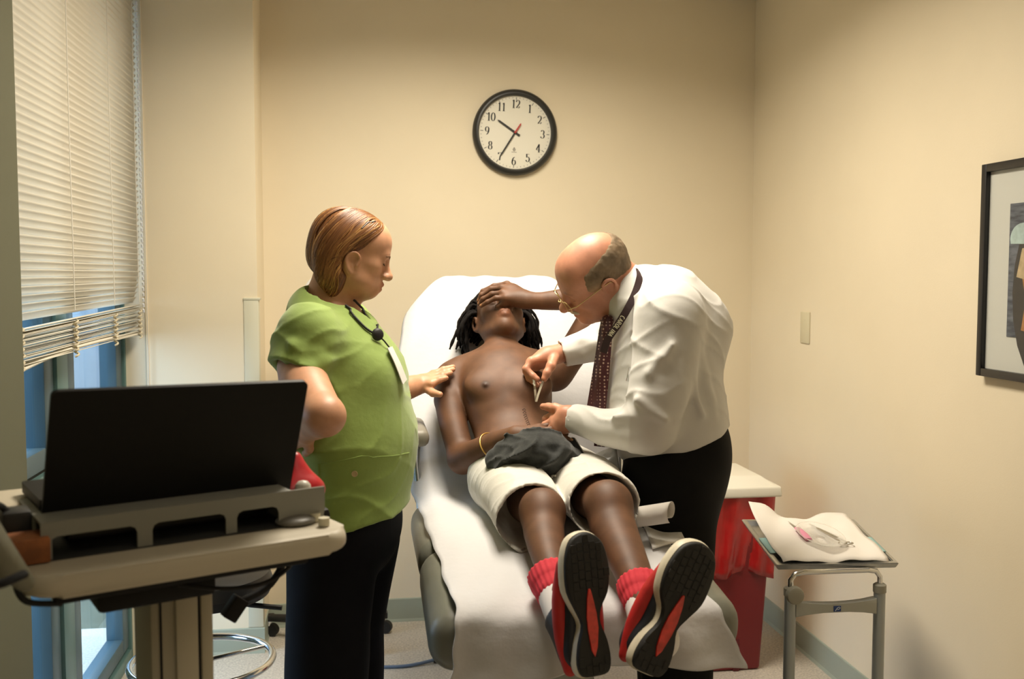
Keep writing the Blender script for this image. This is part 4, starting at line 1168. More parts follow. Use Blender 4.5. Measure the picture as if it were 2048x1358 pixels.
def finger(s, pts, r0=.0095, r1=.0072, nail=None, ntint=(1.25, 1.15, 1.1), k=.005):
    n = len(pts)
    rad = [r0+(r1-r0)*i/(n-1) for i in range(n)]
    s.chain(pts, rad, k=k)
    for i in range(1, n-1): s.ell(pts[i], np.ones(3)*rad[i]*1.07, k=.004)      # knuckle
    if nail is not None:
        d = nrm(np.array(pts[-1])-np.array(pts[-2]))
        s.ell(np.array(pts[-1])+np.array(nail)*r1*.75-d*.001, (.0052, .0052, .0052), k=.003, op='t', tint=ntint)
def hand(s, wrist, dirv, back, ts, curls, size=1.0, spread=.10, thumb=None, nails=True, ntint=(1.25, 1.15, 1.1)):
    """wrist, finger direction, back-of-hand normal; ts: side of the thumb (+1 = right of the frame); curls per finger in degrees"""
    Y = nrm(dirv); Z = nrm(np.array(back)-Y*(np.array(back)@Y)); X = np.cross(Y, Z)
    w = np.array(wrist, float)
    L_ = lambda x, y, z: w+(X*x+Y*y+Z*z)*size
    lens = [(.043, .026, .021), (.047, .030, .022), (.043, .028, .021), (.034, .021, .018)]
    xs_ = [.030, .010, -.010, -.028]; ys_ = [.090, .094, .089, .080]
    s.ell(L_(0, .004, 0), np.array([.028, .022, .018])*size, R=np.stack([X, Y, Z], 1), k=.02)
    for i in range(4):
        s.cap(L_(ts*xs_[i]*.55, .012, -.002), L_(ts*xs_[i], ys_[i], .001), .0145*size, .0118*size, k=.014)
    s.ell(L_(ts*.022, .036, -.010), np.array([.017, .030, .014])*size, R=np.stack([X, Y, Z], 1), k=.012)
    s.ell(L_(-ts*.022, .040, -.010), np.array([.012, .030, .012])*size, R=np.stack([X, Y, Z], 1), k=.012)
    for i in range(4):
        a = 0; p = np.array([ts*xs_[i], ys_[i], .001]); sp = ts*spread*(1.5-i)
        pts = [L_(*p)]
        for j in range(3):
            a += curls[i][j]
            ar = math.radians(a)
            d = np.array([math.sin(sp)*math.cos(ar), math.cos(ar)*math.cos(sp), -math.sin(ar)])
            p = p+d*lens[i][j]; pts.append(L_(*p))
        ar = math.radians(a); nz = X*0+Y*math.sin(ar)+Z*math.cos(ar)
        finger(s, pts, .0098*size*(1 if i < 3 else .88), .0075*size*(1 if i < 3 else .88), nz if nails else None, ntint)
    tp = thumb or [(.024, .018, -.010), (.046, .046, -.018), (.054, .074, -.022), (.053, .098, -.024)]
    finger(s, [L_(ts*q[0], q[1], q[2]) for q in tp], .0125*size, .0085*size, Z if nails else None, ntint)
def skin_mat(name, c, rough=.48, sss=.12, blotch=.10, bump=.12):
    m = mat(name, c, rough, noise=blotch, nscale=22, bump=bump, bscale=420, sss=sss, bdist=.001)
    return attr_tint(m)
def ribbon(name, pts, width, nvec, m, parent, thick=.0015, sm=5):
    """flat strap along pts; nvec: list of surface normals (or one)"""
    P = catmull(pts, sm) if sm else [np.array(p, float) for p in pts]
    Nn = [np.array(nvec, float)]*len(P) if np.ndim(nvec) == 1 else [nrm(q) for q in catmull(nvec, sm)]
    rows = [[], [], [], []]
    for i, p in enumerate(P):
        t = nrm(P[min(i+1, len(P)-1)]-P[max(i-1, 0)]); n = nrm(Nn[i]-t*(Nn[i]@t)); b_ = np.cross(t, n)*width/2
        wv = b_ if not hasattr(width, '__len__') else b_
        rows[0].append(p-b_); rows[1].append(p+b_); rows[2].append(p+b_+n*thick); rows[3].append(p-b_+n*thick)
    K = len(P); V = [tuple(q) for r in rows for q in r]; Fs = []
    for i in range(K-1):
        for a, b_ in ((0, 1), (1, 2), (2, 3), (3, 0)): Fs.append((a*K+i, a*K+i+1, b_*K+i+1, b_*K+i))
    Fs += [(0, K, 2*K, 3*K), (K-1, 4*K-1, 3*K-1, 2*K-1)]
    return raw(name, V, Fs, m, parent)
# ------------------------------------------------------------------ woman in green scrubs
ND = 2.60
nF = nrm((math.cos(math.radians(-8)), math.sin(math.radians(-8)), 0)); nL = np.array([-nF[1], nF[0], 0]); nU = np.array([0, 0, 1.0])
nR3 = np.stack([nL, nF, nU], 1)
foot0 = W(668, 1000, ND); 
nurse = empty('person', (foot0[0], foot0[1], 0), 'woman in a green scrub top and dark trousers beside the exam chair, hand on hip', 'person')
n_skin = skin_mat('fair_skin', (.56, .29, .17))
hp = math.radians(-20); hyaw = math.radians(3)
HN = Head(W(711, 506, ND+.01), (math.cos(hyaw)*math.cos(hp), math.sin(hyaw)*math.cos(hp), math.sin(hp)), (0, 0, 1), roll=0, s=.91)
s = SDF()
head_skin(s, HN, lip=(.88, .62, .60), jowl=1.05, nose_w=1.25, nose_l=.88, lip_t=1.25, chin=.012, lf=.004, dark=(.22, .15, .12))
ear(s, HN, 1, dy=.010, dz=-.026)
ear(s, HN, -1, dy=.010, dz=-.026)
nb0 = W(655, 625, ND+.02)
s.cap(HN(0, -.030, -.040), nb0, .060, .064, k=.03)
s.ell(HN(0, .028, -.088), np.array([.046, .046, .032]), R=HN.R, k=.03)       # soft chin underside
s.cap(nb0, W(700, 700, ND), .065, .085, k=.04)
sh_n, sh_f = W(618, 668, ND-.17), W(690, 655, ND+.19)
s.cap(sh_n, sh_f, .055, .055, k=.05)
# near arm: hand on hip, elbow towards the camera
el_n = W(650, 832, 2.24); wr_n = W(613, 860, 2.345)
s.chain([sh_n, W(602, 735, 2.42), W(620, 785, 2.33), el_n], [.046, .057, .053, .044], k=.03, sm=3)
s.chain([el_n, W(634, 846, 2.29), wr_n], [.042, .038, .028], k=.02, sm=3)
hd_ = nrm(W(578, 870, 2.43)-wr_n)
hand(s, wr_n, hd_, nrm(np.array([-.35, -.9, .1])), -1, [(12, 20, 12)]*4, size=.95)
# far arm: reaching to the patient's shoulder
el_f = W(742, 800, 2.90); wr_f = W(842, 768, 3.00)
s.chain([sh_f, el_f], [.055, .045], k=.03); s.chain([el_f, W(800, 780, 2.95), wr_f], [.045, .039, .029], k=.02, sm=3)
# hand resting on the shoulder: palm down, fingers up and over
kn = [W(866, 748, 3.030), W(867, 754, 3.008), W(866, 761, 2.988), W(863, 768, 2.970)]
tips = [(W(887, 739, 3.040), W(906, 734, 3.050)), (W(888, 744, 3.018), W(906, 739, 3.030)), (W(885, 751, 2.998), W(901, 746, 3.010)), (W(879, 760, 2.978), W(892, 756, 2.985))]
for a_, (b1, b2) in zip(kn, tips):
    s.cap(wr_f+(a_-wr_f)*.15, a_, .017, .0125, k=.016); finger(s, [a_, b1, b2], .0105, .0080, nail=(0, -.6, .8))
finger(s, [W(850, 775, 2.985), W(866, 786, 2.955), W(880, 789, 2.935)], .014, .009, nail=(0, -.8, .5))
s.mesh('body', .0034, n_skin, nurse, tint=True); nF_skin = s

# scrub top
scrub = mat('green_scrub', (.235, .335, .068), .8, noise=.05, nscale=9, bump=.18, bscale=60, bdist=.004, sheen=.25)
s = SDF()
s_end = W(599, 740, 2.405)
ad = nrm(s_end-sh_n)
s.chain([sh_n, W(608, 702, 2.430), s_end+ad*.03], [.076, .079, .082], k=.02, sm=2)
for a_, b_, r_ in ((W(648, 690, 2.39), W(572, 722, 2.35), .007), (W(655, 672, 2.41), W(588, 690, 2.35), .007), (W(655, 722, 2.38), W(610, 742, 2.33), .006)):
    s.cap(a_, b_, r_, r_*.5, k=.03)
s.half(s_end+ad*.006, ad+np.array([-.12, 0, .05]), k=.004)
s.cap(s_end-ad*.012, s_end+ad*.06, .058, .078, k=.006, op='-')
s.ell(W(682, 745, ND), (.190, .135, .185), R=nR3, k=.035)
for g in (-1, 1): s.ell(W(742, 752, ND)+nL*.075*g, (.085, .080, .085), R=nR3, k=.06)
s.ell(W(704, 868, ND), (.205, .150, .155), R=nR3, k=.09)
s.ell(W(735, 890, ND), (.17, .112, .13), R=nR3, k=.06)
s.cap(W(700, 905, ND), W(703, 1120, ND), .205, .215, k=.06, flat=(nF, .735))
s.cap(W(648, 680, ND)+nL*.13, W(648, 680, ND)-nL*.14, .068, .070, k=.05)
s.cap(W(655, 640, ND+.02)+nL*.06, W(655, 640, ND+.02)-nL*.06, .060, .060, k=.04)
s.cap(W(636, 618, ND+.02)+nL*.05, W(636, 618, ND+.02)-nL*.05, .062, .062, k=.03)
s.cap(W(625, 700, ND), W(620, 860, ND), .13, .13, k=.06, flat=(nF, .55))
s.cap(sh_f, W(728, 745, 2.84), .08, .075, k=.03)
# creases running from the armpit and across the belly
for a_, b_, r_ in ((W(655, 690, 2.40), W(575, 725, 2.36), .010), (W(660, 675, 2.42), W(590, 690, 2.36), .009), (W(690, 720, 2.45), W(650, 760, 2.42), .010), (W(640, 720, 2.37), W(600, 660, 2.42), .009)):
    s.cap(a_, b_, r_, r_*.5, k=.022)
h0, h1 = W(600, 1052, ND), W(826, 1002, ND)
hn = nrm(np.cross(nrm(h1-h0), nL)); hn = hn if hn[2] < 0 else -hn
s.half((h0+h1)/2, hn, k=.006)
s.ell((h0+h1)/2+np.array([0, 0, -.02]), (.19, .135, .06), R=nR3, k=.01, op='-')
# V neck
s.chain([W(655, 600, ND-.03), W(690, 618, ND-.03), W(738, 655, ND-.04)], [.062, .045, .012], k=.012, op='-')
s.cap(HN(0, -.03, -.05), W(672, 618, ND+.01), .066, .066, k=.012, op='-')
s.disp = lambda P: .0022*fold_noise(P, 22, .4)-.0055*creases(P, 26, .7, (.35, .1, 1), (1, .2, -.2), (0, 1, .3))-.004*creases(P, 40, 2.1, (.8, .2, -.7), (.3, .4, .8), (.2, 1, 0))
s.mesh('scrub_top', .005, scrub, nurse)
nS = s
# pocket, side seam, button and sleeve hem
def snap_line(pts, sd, off=.001, n=6):
    return surface_snap(sd, np.array(catmull(pts, n)), off=off)
pz = [W(658, 915, 2.44), W(720, 912, 2.41), W(775, 910, 2.45), W(808, 905, 2.52)]
tube('pocket_hem', snap_line(pz, nS, off=0), .0018, scrub, nurse, n=6)
tube('pocket_edge', snap_line([W(658, 915, 2.44), W(660, 980, 2.44), W(656, 1035, 2.44)], nS, off=0), .0018, scrub, nurse, n=6)
bt = surface_snap(nS, np.array([W(705, 938, 2.42)]))[0]
lathe('button', [(0, .003), (.004, .003), (.007, .004), (.0075, .002), (.007, 0)], basis(nF, (0, 0, 1), -nL, tuple(bt+nL*.001)), mat('button_tan', (.55, .42, .22), .4), nurse, n=20)
# trousers
navy = mat('navy_trousers', (.0035, .004, .007), .85, noise=.2, nscale=10, bump=.15, bscale=50, spec=.2)
s = SDF()
s.ell(W(700, 1040, ND), (.195, .135, .16), R=nR3, k=.05)
fz = lambda p, z: np.array([p[0], p[1], z])
s.chain([W(668, 1080, ND-.08), W(655, 1250, ND-.09), fz(W(648, 1500, ND-.10), .04)], [.118, .106, .098], k=.02)
s.chain([W(716, 1080, ND+.09), W(700, 1250, ND+.09), fz(W(694, 1500, ND+.10), .04)], [.110, .092, .088], k=.02)
s.disp = lambda P: .0035*fold_noise(P, 20, 5)
s.half((0, 0, .025), (0, 0, -1))
s.mesh('trousers', .008, navy, nurse)
for px_, dd in ((648, ND-.10), (694, ND+.10)):
    q = W(px_, 1500, dd); q = np.array([q[0]+.05, q[1], .03])
    s = SDF(); s.ell(q, (.14, .048, .05), k=.01).half((0, 0, .002), (0, 0, -1)); s.mesh('shoe', .008, M['rubber'], nurse)

# hair: bob, parted at the crown, tucked behind the ear
hairm = bpy.data.materials.new('auburn_hair'); hairm.use_nodes = True
Nn = hairm.node_tree.nodes; Ln = hairm.node_tree.links; hb = Nn['Principled BSDF']
hb.inputs['Roughness'].default_value = .38; hb.inputs['Specular IOR Level'].default_value = .45
at_ = Nn.new('ShaderNodeAttribute'); at_.attribute_name = 'strand'
rp_ = Nn.new('ShaderNodeValToRGB'); rp_.color_ramp.elements[0].color = (.075, .028, .010, 1); rp_.color_ramp.elements[1].color = (.62, .34, .11, 1)
e_ = rp_.color_ramp.elements.new(.55); e_.color = (.25, .10, .032, 1)
Ln.new(at_.outputs['Fac'], rp_.inputs[0]); Ln.new(rp_.outputs[0], hb.inputs['Base Color'])
hs = SDF()
hs.ell(HN(0, -.022, .044), (0.0765, 0.0957, 0.0685), R=HN.R, k=.02)
hs.ell(HN(0, -.072, -.010), (0.0699, 0.0570, 0.0782), R=HN.R, k=.04)
for g in (-1, 1):
    hs.ell(HN(g*.062, -.046, -.040), (0.0239, 0.0423, 0.0736), R=HN.R, k=.03)
hs.ell(HN(.050, -.040, -.105), (0.0258, 0.0331, 0.0506), R=HN.R, k=.03)
hs.ell(HN(-.050, -.045, -.105), (0.0258, 0.0331, 0.0506), R=HN.R, k=.03)
# face opening and ear
hs.ell(HN(0, .098, -.040), (0.1104, 0.0782, 0.1030), R=HN.R, k=.012, op='-')
hs.ell(HN(.088, -.001, -.034), (0.0276, 0.0313, 0.0313), R=HN.R, k=.008, op='-')
hs.ell(HN(-.086, .012, -.026), (0.0276, 0.0350, 0.0405), R=HN.R, k=.008, op='-')
hs.half(W(660, 585, ND), -.75*_r-.66*_u, k=.012)
hair_o = hs.mesh('hair', .004, hairm, nurse)
def strand_attr(o, f):
    me = o.data; a = me.attributes.new('strand', 'FLOAT', 'POINT'); a.data.foreach_set('value', np.full(len(me.vertices), f, np.float32))
def stripes(o):
    me = o.data; co = np.empty(len(me.vertices)*3, np.float32); me.vertices.foreach_get('co', co); co = co.reshape(-1, 3).astype(float)+np.array(nurse.location)
    q = (co-HN.o) @ HN.R
    v = .30+.16*np.sin(q[:, 1]*900+2*np.sin(q[:, 2]*45))+.10*np.sin(q[:, 1]*2300+q[:, 2]*160)
    me.attributes['strand'].data.foreach_set('value', v.astype(np.float32))
strand_attr(hair_o, .30); stripes(hair_o)
# locks combed from the part over the volume
rnd = random.Random(11)
bmL = bmesh.new(); vals = []
lay = bmL.verts.layers.float.new('strand')
def comb(path, r, val):
    P = path
    n0 = len(bmL.verts)
    K = len(P); rr = [r*(.45+.55*math.sin(math.pi*min(1, .12+i/(K-1)*.95))) for i in range(K)]
    add_tube(bmL, P, rr, 5, flat=.6)
    bmL.verts.ensure_lookup_table()
    for v in bmL.verts[n0:]: v[lay] = val
combs = []
for side in (1, -1):
    for i in range(230 if side == 1 else 70):
        t = rnd.random()
        st = (side*.006+.012*side*rnd.random(), .062-.135*t, .118-.030*t*t+.004*rnd.random())
        if t < .36 and rnd.random() < .45:      # over the side, ending behind the ear
            a0 = rnd.random(); path = [st, (side*.045, .040-.05*a0, .102), (side*.074, .020-.05*a0, .070), (side*.086, -.010-.035*a0, .030), (side*.086, -.034-.03*a0, -.015), (side*.074, -.036-.03*a0, -.07), (side*.056, -.028-.035*a0, -.125-.03*rnd.random())]
        elif t < .30:      # front: swept back and down towards the ear
            path = [st, (side*.055, .050-.06*t, .090), (side*.080, .005-.03*t, .045-.02*rnd.random()), (side*.084, -.030, .005-.02*rnd.random()), (side*(.082-.01*rnd.random()), -.052-.02*rnd.random(), -.055), (side*.066, -.050, -.130-.030*rnd.random())]
        else:
            y = -.02-.075*(t-.3)/.7
            path = [st, (side*(.060-.02*t), y+.005, .095-.02*t), (side*(.085-.045*(t-.3)), y-.022, .045), (side*(.088-.055*(t-.3)), y-.040, -.02), (side*(.080-.050*(t-.3)), y-.036, -.075), (side*(.066-.05*(t-.3)), y-.015, -.130-.030*rnd.random())]
        if t > .82 or (t > .3 and rnd.random() < .25):      # down the back of the head
            x_ = rnd.uniform(-.02, .055)*side
            path = [st, (x_*.8, -.085, .105), (x_, -.118, .055), (x_*1.15, -.135, -.005), (x_*1.1, -.125, -.065), (x_*.9, -.095, -.115-.03*rnd.random())]
        path = [HN(*[c+rnd.uniform(-.004, .004) for c in q]) for q in path]
        combs.append((catmull(path, 5), rnd.uniform(.0020, .0040), min(1, max(0, rnd.gauss(.50 if t < .4 else .38, .2)))))
allp = surface_snap(hs, np.array([p for c in combs for p in c[0]]), off=.0020, it=6); k0 = 0
for c in combs:
    comb(allp[k0:k0+len(c[0])], c[1], c[2]); k0 += len(c[0])
locks = finish(bmL, 'hair_locks', hairm, hair_o, smooth=True)
for g in (1, -1):
    tube('eyelashes', surface_snap(nF_skin, np.array(catmull([HN(g*.020, .086, -.0045), HN(g*.031, .090, -.0075), HN(g*.044, .084, -.0045)], 4)), off=.0006), .0014, mat('lash_brown', (.05, .03, .02), .7) if g == 1 else bpy.data.materials['lash_brown'], nurse, n=6)
    tube('eyebrow', surface_snap(nF_skin, np.array(catmull([HN(g*.014, .093, .017), HN(g*.030, .092, .023), HN(g*.047, .080, .018)], 4)), off=-.0002), [.0012]+[.0022]*7+[.0008], mat('brow_brown', (.20, .10, .05), .8) if g == 1 else bpy.data.materials['brow_brown'], nurse, n=6)
# hair clip
tube('hair_clip', surface_snap(hs, np.array([HN(.05, .02, .10), HN(.066, .0, .085), HN(.078, -.01, .065)]), off=.004), .0022, mat('clip_brown', (.05, .03, .02), .3), nurse, n=8)
# lanyard, badge reel and badge
blk = mat('lanyard_black', (.012, .010, .012), .6)
reel_p = surface_snap(nS, np.array([W(749, 675, 2.50)]), off=.010)[0]
lan = snap_line([W(697, 592, 2.50), W(712, 625, 2.49), W(730, 652, 2.49), W(746, 670, 2.50)], nS, off=.004)
tube('lanyard', lan, .003, blk, nurse, n=6)
lan2 = snap_line([W(706, 596, 2.58), W(722, 622, 2.57), W(735, 650, 2.56), W(748, 672, 2.52)], nS, off=.004)
tube('lanyard', lan2, .003, blk, nurse, n=6)
bdir = nrm(np.array([.45, -.85, .1]))
lathe('badge_reel', [(0, .009), (.010, .009), (.015, .005), (.016, 0), (0, 0)], Matrix.Translation(tuple(reel_p)) @ rot_to(bdir), blk, nurse, n=24)
b0 = surface_snap(nS, np.array([W(773, 700, 2.51)]), off=.006)[0]; b1 = surface_snap(nS, np.array([W(791, 766, 2.52)]), off=.008)[0]
tube('badge_cord', [reel_p, (reel_p+b0)/2+bdir*.004, b0], .0022, blk, nurse, n=6)
ribbon('badge', [b0, (b0+b1)/2+bdir*.004, b1], .046, nrm(np.array([.96, -.28, .1])), mat('badge_white', (.78, .78, .74), .35), nurse, thick=.002, sm=4)
# ------------------------------------------------------------------ man in white shirt and tie
DD = 2.76
dF = nrm((-1, .10, 0)); dL = np.array([-dF[1], dF[0], 0]); dR3 = np.stack([dL, dF, (0, 0, 1.0)], 1)    # his left side faces the camera
f0_ = W(1350, 1000, DD)
doctor = empty('person', (f0_[0], f0_[1], 0), 'balding man in white shirt, patterned tie and glasses bending over the patient', 'person')
d_skin = skin_mat('ruddy_skin', (.55, .25, .155), blotch=.14)
hp = math.radians(-34)
HD = Head(W(1187, 553, DD-.02), (-math.cos(hp)*.99, .10*math.cos(hp), math.sin(hp)), (0, 0, 1), roll=-30, s=1.0)
s = SDF()
head_skin(s, HD, lip=(.92, .70, .66), nose_w=1.1, jowl=1.0, nose_l=1.05, dark=(.45, .38, .32))
ear(s, HD, -1); ear(s, HD, 1)
nbd = W(1262, 590, DD)
s.cap(HD(0, -.045, -.030), nbd, .062, .068, k=.03)
s.cap(HD(0, .01, -.080), nbd, .048, .06, k=.03)
shn, shf = W(1338, 640, DD-.20), W(1268, 640, DD+.16)
s.cap(nbd, W(1310, 680, DD), .065, .09, k=.04)
# near hand: thumb on top pinching forward
wn = W(1152, 838, 2.70)
s.cap(W(1200, 845, 2.66), wn, .036, .029, k=.02)
kn = [W(1112, 826, 2.745), W(1110, 838, 2.725), W(1112, 851, 2.71), W(1118, 862, 2.70)]
mid = [W(1092, 838, 2.76), W(1090, 850, 2.74), W(1094, 862, 2.725), W(1103, 871, 2.715)]
tip = [W(1104, 850, 2.785), W(1106, 862, 2.765), W(1110, 870, 2.75), W(1118, 876, 2.735)]
for i_, (a_, b1, c1) in enumerate(zip(kn, mid, tip)):
    s.cap(wn+(a_-wn)*.1, a_, .019, .0145, k=.018); finger(s, [a_, b1, c1], .0118-.0008*i_, .0092-.0006*i_)
s.ell(W(1130, 838, 2.70), (.026, .022, .030), k=.02)
s.ell(W(1136, 824, 2.70), (.024, .018, .016), k=.015)
finger(s, [W(1135, 824, 2.705), W(1110, 816, 2.725), W(1097, 814, 2.745), W(1086, 813, 2.76)], .0150, .0092, nail=(0, -.95, .3))
# far hand with forceps
wf = W(1126, 705, 2.99)
s.cap(W(1160, 694, 3.0), wf, .031, .029, k=.02)
s.ell(W(1096, 712, 2.975), (.042, .030, .030), R=np.stack([nrm(W(1060, 728, 2.97)-wf), (0, 1, 0), nrm(np.cross(nrm(W(1060, 728, 2.97)-wf), (0, 1, 0)))], 1), k=.02)
kf = [W(1063, 722, 2.945), W(1060, 725, 2.965), W(1063, 730, 2.985), W(1070, 734, 3.0)]
mf = [W(1052, 738, 2.935), W(1052, 742, 2.955), W(1058, 748, 2.975), W(1066, 750, 2.99)]
tf = [(W(1066, 752, 2.925), W(1074, 758, 2.92)), (W(1058, 757, 2.945), W(1069, 766, 2.935)), (W(1064, 764, 2.955), W(1074, 770, 2.945)), (W(1072, 762, 2.97), W(1080, 767, 2.96))]
for i_ in range(4):
    s.cap(wf+(kf[i_]-wf)*.25, kf[i_], .018, .0135, k=.016); finger(s, [kf[i_], mf[i_], tf[i_][0], tf[i_][1]], .0118-.0007*i_, .0088-.0005*i_)
finger(s, [W(1108, 716, 2.955), W(1102, 732, 2.925), W(1094, 746, 2.915), W(1089, 757, 2.912)], .0160, .0098, nail=(-.2, -.9, .1))
s.mesh('body', .0034, d_skin, doctor, tint=True)
# hair: cropped fringe round the sides and back
hd_ = SDF()
hd_.ell(HD(0, -.015, .034), (.0795, .1015, .0855), R=HD.R, k=.01)
hd_.ell(HD(0, -.065, -.030), (.062, .040, .045), R=HD.R, k=.03)
hd_.ell(HD(0, .018, .030), (.0735, .055, .062), R=HD.R, k=.02)
hd_.ell(HD(0, .030, .112), (.079, .130, .066), R=HD.R, k=.016, op='-')        # bald crown and face
hd_.ell(HD(0, .120, -.005), (.13, .085, .118), R=HD.R, k=.015, op='-')
hd_.half(HD(0, .0, -.030), HD.d(0, .20, -1), k=.010)
for g in (-1, 1): hd_.ell(HD(g*.084, -.014, -.022), (.020, .026, .036), R=HD.R, k=.008, op='-')
hd_.disp = lambda P: .0012*fold_noise(P, 260)+.0008*fold_noise(P, 700, 3)
crop_m = mat('cropped_grey_hair', (.24, .165, .095), .8, color2=(.13, .092, .052), nscale=25, bump=.6, bscale=900)
for g in (-1, 1): hd_.ell(HD(g*.072, .030, -.012), (.03, .045, .030), R=HD.R, k=.03, op='t', tint=(2.1, 1.9, 1.8))
attr_tint(crop_m)
hd_.mesh('hair', .0030, crop_m, doctor, tint=True)
# white moustache
s = SDF(); s.chain([HD(-.030, .080, -.062), HD(-.012, .098, -.053), HD(.012, .098, -.053), HD(.030, .080, -.062)], [.003, .0065, .0065, .003], k=.004, sm=3); s.disp = lambda P: .001*fold_noise(P, 500)
s.mesh('moustache', .003, mat('grey_moustache', (.60, .50, .38), .8, bump=.5, bscale=900), doctor)
# glasses: thin gold frame
gold = mat('gold_wire', (.72, .56, .26), .28, metal=.8)
gl_ = bpy.data.objects.new('glasses', None); 
gx = bmesh.new()
for g in (-1, 1):
    ring_ = [HD(g*.033+.024*math.cos(t), .112-.010*abs(math.cos(t))*.4-.004*(g*math.cos(t) > 0), -.010+.018*math.sin(t)) for t in np.linspace(0, 2*math.pi, 26)[:-1]]
    add_tube(gx, ring_, .0013, 6, closed=True)
    add_tube(gx, [HD(g*.057, .110, -.006), HD(g*.072, .090, -.002), HD(g*.080, .02, .008), HD(g*.081, -.02, .010), HD(g*.080, -.034, -.004)], .0013, 6)
add_tube(gx, [HD(-.010, .113, -.006), HD(0, .118, -.003), HD(.010, .113, -.006)], .0013, 6)
finish(gx, 'glasses', gold, doctor, smooth=True)

# shirt
shirt = mat('white_shirt', (.64, .625, .59), .75, noise=.02, nscale=8, bump=.10, bscale=70, bdist=.003, sheen=.2)
s = SDF()
s.ell(W(1330, 690, DD), (.205, .135, .17), R=dR3 @ rotx(0), k=.05)
s.ell(W(1325, 790, DD), (.200, .150, .17), R=dR3, k=.08)
s.ell(W(1342, 850, DD), (.185, .135, .14), R=dR3, k=.06)
s.ell(W(1275, 835, DD), (.15, .085, .12), R=dR3, k=.06)
s.cap(W(1345, 860, DD), W(1345, 930, DD), .175, .17, k=.05, flat=(dF, .76))
s.chain([W(1290, 590, DD-.02), W(1335, 605, DD), W(1380, 660, DD)], [.085, .105, .115], k=.06)
s.cap(W(1318, 618, DD)+dL*.16, W(1290, 618, DD)-dL*.15, .075, .07, k=.06)
s.cap(W(1262, 600, DD)+dL*.02, W(1268, 602, DD)-dL*.02, .072, .074, k=.03)
# near sleeve
el = W(1300, 858, 2.54)
s.chain([shn, W(1330, 720, 2.55), W(1316, 790, 2.53), el], [.088, .083, .076, .062], k=.035, sm=3)
s.chain([el, W(1255, 858, 2.58), W(1205, 852, 2.64), W(1158, 839, 2.69)], [.062, .056, .047, .040], k=.025, sm=3)
s.chain([W(1182, 845, 2.665), W(1150, 838, 2.70)], [.0420, .0400], k=.006)
# far sleeve
elf = W(1228, 672, 3.0)
s.chain([shf, elf], [.08, .062], k=.03); s.chain([elf, W(1180, 690, 3.0), W(1128, 706, 2.99)], [.060, .051, .040], k=.02, sm=3)
s.chain([W(1150, 698, 2.995), W(1124, 707, 2.99)], [.0425, .0405], k=.006)
# folds
for a_, b_, r_ in ((W(1300, 745, 2.47), W(1345, 690, 2.46), .010), (W(1320, 640, 2.50), W(1385, 600, 2.62), .010), (W(1275, 800, 2.47), W(1330, 840, 2.46), .010), (W(1235, 835, 2.53), W(1290, 830, 2.48), .010), (W(1370, 720, 2.52), W(1405, 830, 2.56), .010),
                 (W(1385, 680, 2.56), W(1420, 800, 2.60), .009), (W(1335, 875, 2.56), W(1420, 830, 2.60), .009), (W(1165, 680, 2.96), W(1205, 690, 2.95), .008), (W(1170, 705, 2.96), W(1215, 680, 2.95), .008), (W(1250, 870, 2.53), W(1310, 888, 2.5), .009)):
    s.cap(a_, b_, r_*.5, r_*.25, k=.03)
def cuff_cut(p, d_, r_):
    s.half(p, d_, k=.003, lo=p-.075, hi=p+.075); s.cap(p-d_*.03, p+d_*.03, r_, r_, k=.003, op='-')
c1 = nrm(W(1150, 838, 2.70)-W(1205, 852, 2.64)); cuff_cut(W(1148, 837, 2.702), c1, .035)
c2 = nrm(W(1124, 707, 2.99)-W(1180, 690, 3.0)); cuff_cut(W(1124, 707, 2.99), c2, .035)
w0, w1 = W(1242, 903, DD), W(1442, 842, DD)
wn_ = nrm(np.cross(nrm(w1-w0), dL)); wn_ = wn_ if wn_[2] < 0 else -wn_
s.half((w0+w1)/2+wn_*.012, wn_, k=.01, lo=W(1180, 1100, DD)-.4, hi=W(1500, 700, DD)+.4)
s.cap(HD(0, -.03, -.04), nbd, .067, .070, k=.006, op='-'); s.cap(HD(0, .01, -.09), nbd, .05, .062, k=.006, op='-')
s.disp = lambda P: .0022*fold_noise(P, 24, 1.1)-.007*creases(P, 24, .5, (.75, .1, .6), (-.3, .3, 1), (.2, 1, .1))-.005*creases(P, 40, 1.9, (.2, .2, 1), (1, .2, .2), (.2, 1, .1))
s.mesh('shirt', .005, shirt, doctor)
dS = s
# collar: a standing band round the neck
na = nrm(nbd-HD(0, -.03, -.05))
cN = W(1252, 585, DD-.005)
e1 = nrm(np.cross(na, dL)); e2 = nrm(np.cross(na, e1))
rows = []
for k_, (h_, rr_) in enumerate(((-.020, .078), (.012, .075), (.014, .080), (-.026, .090))):
    rows.append([tuple(cN+na*(-h_)+e1*rr_*math.cos(t)*1.0+e2*rr_*math.sin(t)) for t in np.linspace(0, 2*math.pi, 49)[:-1]])
grid_surface('collar', rows, shirt, doctor, thick=.0015, closed=True)
for g in (1,):
    bm = bmesh.new(); p_ = surface_snap(dS, np.array([W(1219, 738, 2.58)]), off=.004)[0]
    add_box(bm, (-.004, -.002, -.018), (.004, .002, .018), Matrix.Translation(tuple(p_)) @ Matrix.Rotation(.2, 4, 'Y'), bevel=.0015); finish(bm, 'pen_clip', M['chrome'], doctor, angle=40)
